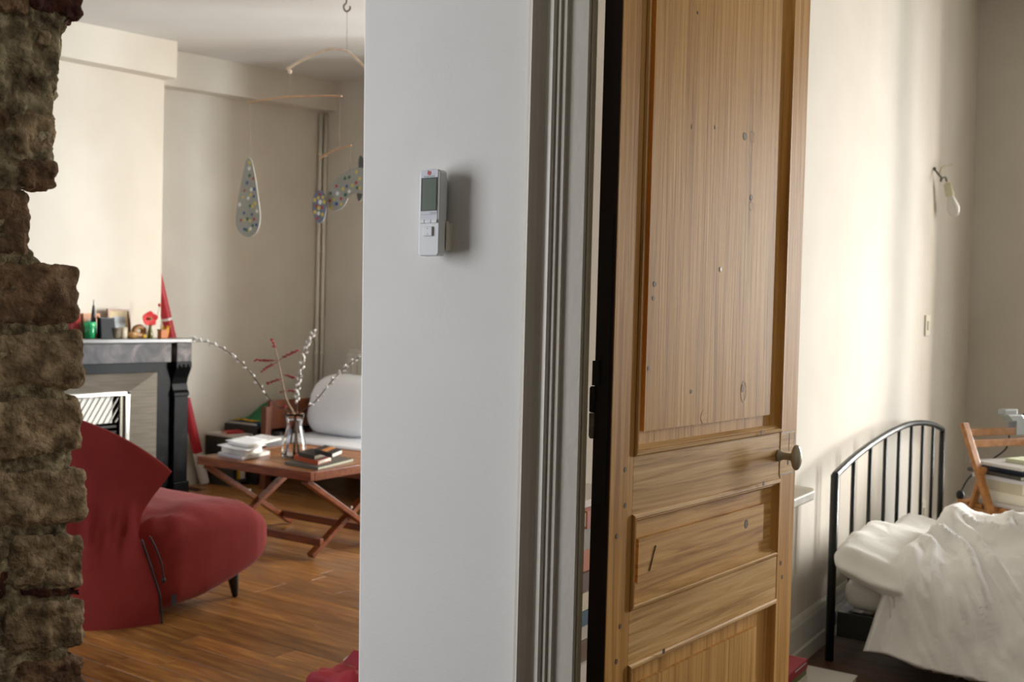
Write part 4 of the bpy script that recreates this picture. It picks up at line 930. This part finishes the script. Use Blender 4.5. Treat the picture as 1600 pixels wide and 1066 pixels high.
for g_ in (-.02, .06, .14, .22, .30): MB().bar(cpt(g_, .03, SZ - .011), cpt(g_, CW - .03, SZ - .011), .065, .018).build('seat_slat', beech, fc, bevel=.002)
for w_ in (.03, CW - .03): MB().bar(cpt(-.05, w_, SZ - .04), cpt(.33, w_, SZ - .04), .02, .04).build('seat_rail', beech, fc, bevel=.002)
MB().bar(cpt(-.03, .03, .16), cpt(-.03, CW - .03, .16), .02, .03).build('stretcher', beech, fc)
def cb(label, g0, w0, z, lg, lw, t, cov, page, ang=0, cat='book', nm='book'):
    a = Vector((gd.x, gd.y, 0)); c = Vector((wdv.x, wdv.y, 0)); R_ = Matrix.Rotation(math.radians(ang), 3, 'Z')
    return book(nm, label, cpt(g0, w0, z), (R_ @ c) * lw, (R_ @ a) * lg, (0, 0, t), cov, page, cat)
z = SZ - .0015
for lab, g0, w0, lg, lw, t, cov, pg, ang, cat, nm in (
    ('thin grey-white magazine at the bottom of the pile on the folding chair', -.02, .04, .30, .30, .014, 'c9c5be', '#e2ded6', 0, 'magazine', 'magazine'),
    ('thick cream book low in the pile on the folding chair', .0, .05, .26, .22, .034, 'd9d2c0', '#dcd4c0', 2, 'book', 'book'),
    ('thick beige book in the middle of the chair pile', .0, .06, .25, .21, .036, 'bdb49c', '#d6ceb8', -2, 'book', 'book'),
    ('pale magazine above the beige book on the chair', -.02, .04, .30, .26, .016, 'd5d3d6', '#dedbd8', 3, 'magazine', 'magazine'),
    ('dark-edged magazine near the top of the chair pile', -.04, .03, .31, .27, .012, '3a362f', '#c9c5bc', -3, 'magazine', 'magazine'),
    ('navy blue book near the top of the chair pile', .02, .06, .25, .22, .018, '22344a', '#c5c0b4', 2, 'book', 'book'),
    ('grey magazine lying over the navy book on the chair', -.03, .03, .30, .28, .010, 'b4b1ac', '#dedbd4', -2, 'magazine', 'magazine'),
    ('small pale green booklet on top of the chair pile', .08, .14, .18, .16, .012, 'cfd6b8', '#dcdccb', 8, 'booklet', 'booklet')):
    t *= 1.4; cb(lab, g0 + .03, w0 + .014, z, lg, lw, t, cov, pg, ang, cat, nm); z += t + .0006
# clip lamp on the chair back
kp = pY(1583, 660, T0.y + .2); cl = thing('clip_lamp', cpt(.03, .31, TZc), 'grey clip lamp clamped to the folding chair back', 'lamp')
grey = M('clip_grey', '#8b8e8c', '#9a9d9b', .35, metal=.3)
b0 = cpt(.012, .29, TZc - .01)
MB().obox(b0 + Vector((0, 0, -.05)) - gd * .012, wdv * .09, gd * .006, (0, 0, .07)).build('clip_jaw', grey, cl, bevel=.002)
MB().obox(b0 + Vector((0, 0, -.05)) + gd * .034, wdv * .09, gd * .006, (0, 0, .07)).build('clip_jaw', grey, cl, bevel=.002)
MB().obox(b0 + Vector((0, 0, .015)) - wdv * .03 - gd * .01, wdv * .10, gd * .05, Vector((0, 0, .035)) - wdv * .03).build('clip_body', grey, cl, bevel=.006)
MB().obox(b0 + Vector((0, 0, .045)) - wdv * .075 - gd * .008, wdv * .09, gd * .04, (0, 0, .03)).build('clip_lever', grey, cl, bevel=.005)
MB().tube([b0 + wdv * .06 + Vector((0, 0, .02)), b0 + wdv * .10 + Vector((0, 0, .045)), b0 + wdv * .17 + Vector((0, 0, .055))], .008, 8).build('arm', black_metal, cl, smooth=True)
MB().lathe([(.010, 0), (.03, .03), (.034, .07), (.032, .07), (.027, .03)], b0 + wdv * .165 + Vector((0, 0, .06)), 14, wdv).build('shade', M('lime_green', '#a9c23a', '#b6cf44', .4), cl, smooth=True)
MB().tube(curve([b0 + Vector((0, 0, -.03)), b0 + wdv * -.02 + Vector((0, 0, -.12)), cpt(-.03, .16, .58), cpt(-.05, .08, .50), cpt(-.06, .06, .40), cpt(-.07, .07, .12), cpt(-.10, .05, .006)], 30), .004, 6).build('cable', blk, cl, smooth=True)
pgp = cpt(-.06, .06, .44); MB().ell(pgp, .02, .02, .024, 10, 8).build('inline_switch', blk, cl, smooth=True)

# ------------------------------------------------------------------ wall fittings of the bedroom
w0 = pX(1460, 264, XB + .004); wl = thing('bare_bulb', w0, 'bare white bulb in a socket hanging by wires from the bedroom wall', 'light bulb')
wire = M('wire_dark', '#4a4538', rough=.6); sockm = M('socket_cream', '#cfc8a8', rough=.4)
def wp(px, py, d): return pX(px, py, XB + d)
MB().lathe([(.010, 0), (.008, .012)], w0 - Vector((.004, 0, 0)), 8, (1, 0, 0)).build('wall_hook', wire, wl)
MB().tube(curve([wp(1460, 264, .006), wp(1466, 272, .03), wp(1472, 278, .05), wp(1477, 277, .055), wp(1479.5, 284, .06)], 16), .005, 6).build('wire', wire, wl, smooth=True)
MB().tube(curve([wp(1468, 272, .03), wp(1470, 264, .04), wp(1476, 260, .045), wp(1488, 257, .05)], 12), .0035, 6).build('loose_wire', M('wire_cream', '#a89c70', rough=.6), wl, smooth=True)
MB().ell(wp(1470.5, 281, .05), .007, .008, .012, 8, 6).build('connector', wire, wl, smooth=True)
sa = wp(1480, 287, .06); sb_ = wp(1489, 322, .08); axd = (sb_ - sa).normalized(); hs = (sb_ - sa).length
MB().lathe([(.012, 0), (.02, .003), (.022, hs * .44), (.024, hs * .46), (.024, hs * .49), (.016, hs * .5)], sa, 16, axd).build('socket', sockm, wl, smooth=True)
MB().lathe([(.015, hs * .49), (.017, hs * .6), (.026, hs * .85), (.0325, hs * 1.05), (.033, hs * 1.15), (.028, hs * 1.32), (.016, hs * 1.43), (.002, hs * 1.46)], sa, 20, axd).build('bulb', M('opal_bulb', '#d9d5cc', rough=.25), wl, smooth=True)
def plate(nm, label, px, py, hw, hh, cat):
    c = wp(px, py, 0); r = thing(nm, c, label, cat); MB().box((XB, c.y - hw, c.z - hh), (XB + .010, c.y + hw, c.z + hh)).build('plate', M('plate_cream', '#ddd7c6', rough=.4), r, bevel=.002)
    MB().box((XB + .010, c.y - hw * .5, c.z - hh * .45), (XB + .016, c.y + hw * .5, c.z + hh * .45)).build('rocker', M('rocker_cream', '#cfc9b6', rough=.4), r, bevel=.002); return r
plate('light_switch', 'cream light switch on the bedroom wall under the bare bulb', 1447.5, 509, .055, .055, 'switch')
plate('wall_socket', 'cream wall socket behind the headboard bars', 1441, 800, .05, .06, 'socket')
# marble shelf end and books behind the door
sh = thing('wall_shelf', (XB, 2.6, .68), 'pale stone shelf with chipped corner on the bedroom wall beside the door', 'shelf')
stn = M('shelf_stone', '#a9a08c', '#beb6a4', .5, 10, bump=.1)
tipp = pX(1274, 764, -1.0)
q = MB(); q.prism([(XB, 2.2), (-.985, 2.2), (-.985, tipp.y - .06), (-1.0, tipp.y - .01), (-1.02, tipp.y), (XB, tipp.y + .03)], tipp.z - .028, tipp.z + .004, lambda a, c, z_: (a, c, z_)); q.build('slab', stn, sh, bevel=.006)
MB().box((XB, 2.2, tipp.z - .05), (-1.06, tipp.y - .05, tipp.z - .028)).build('under_moulding', stn, sh, bevel=.006)
for y_ in (2.45, 2.95): MB().prism([(XB, .5), (XB + .02, .5), (-1.05, tipp.z - .05), (XB, tipp.z - .05)], y_, y_ + .03, lambda a, c, z_: (a, z_, c)).build('bracket', stn, sh)
# pile seen through the hinge gap
z = .0005; k = 0
pile = [('6a2a22', 'dark red'), ('d6d0c2', 'cream'), ('8a8578', 'grey'), ('e0dcd2', 'white'), ('a53a30', 'red'), ('dad5c8', 'ivory'), ('2a2c30', 'black'), ('c9c0aa', 'beige'), ('e2ded6', 'chalk white'), ('9a2a2a', 'crimson'), ('dedad0', 'off-white'), ('7a6a52', 'brown'), ('b4afa4', 'pale grey'), ('d8d4cb', 'bone white'), ('6a5038', 'tan brown'), ('c2bcae', 'stone grey'), ('33586a', 'teal'), ('d2c8ae', 'sand'), ('5a3a28', 'chestnut'), ('b5683c', 'orange-brown'), ('8f8a80', 'ash grey'), ('a8542c', 'rust orange'), ('cfcbc4', 'silver grey')]
hts = [.045, .032, .05, .03, .028, .05, .026, .045, .04, .03, .055, .05, .036, .048, .04, .035, .03, .036, .038, .045, .05, .036, .016]
sc2 = .885 / sum(hts)
for (c, nme), t in zip(pile, hts):
    t *= sc2; dx = random.uniform(-.012, .012)
    book('piled_book', f'{nme} book in the tall pile glimpsed through the hinge gap', (-.98 + dx, 1.72 + random.uniform(-.01, .01), z), (-.15, 0, 0), (0, .23, 0), (0, 0, t - .0006), c, group='tall book pile behind the door'); z += t
# books on the floor by the door
bp = pZ(1240, 1052, .06)
a1 = pZ(1262, 1034, .12); a2 = pZ(1228, 1063, .12); a3 = pZ(1257, 1023, .12)
dl = (a2 - a1); dl.z = 0; dl = dl.normalized(); dwv = Vector((-dl.y, dl.x, 0)); dwv = dwv if dwv.x < 0 else -dwv
zt = .0005
o_ = Vector((a1.x, a1.y, 0))
for lab, t, cov, pg, sh_ in (('cream book at the bottom of the floor pile beside the door', .045, 'd6cfbb', '#d9d2be', .01), ('pale book second from the bottom of the floor pile', .03, 'e0dacb', '#e2dcca', .0), ('olive green book under the red one by the door', .022, '6d7a3c', '#d8d2b8', .003), ('glossy red paperback on top of the floor pile beside the door', .030, 'a01f33', '#e4dfd2', 0)):
    rbk = book('floor_book', lab, o_ + Vector((0, 0, zt)) + dwv * sh_, dwv * .14, dl * .22, (0, 0, t), cov, pg); zt += t + .0005
cw_ = o_ + Vector((0, 0, .119)); RXs = dl
MB().obox(cw_ - dwv * .0006 + dl * .02, dl * .11, -dwv * .0006, (0, 0, .004)).build('spine_print', whc, rbk)
n1 = pZ(1263, 1040, .03); e_r = pZ(1340, 1056, .03) - n1; e_d = pZ(1252, 1060, .03) - n1; e_r.z = e_d.z = 0
per = Vector((e_r.y, -e_r.x, 0)).normalized() * .19
book('white_book', 'white book lying flat on the floor before the bed', Vector((n1.x, n1.y, .0005)), e_r, per, (0, 0, .03), 'dcd8cf', '#d8d0ba')
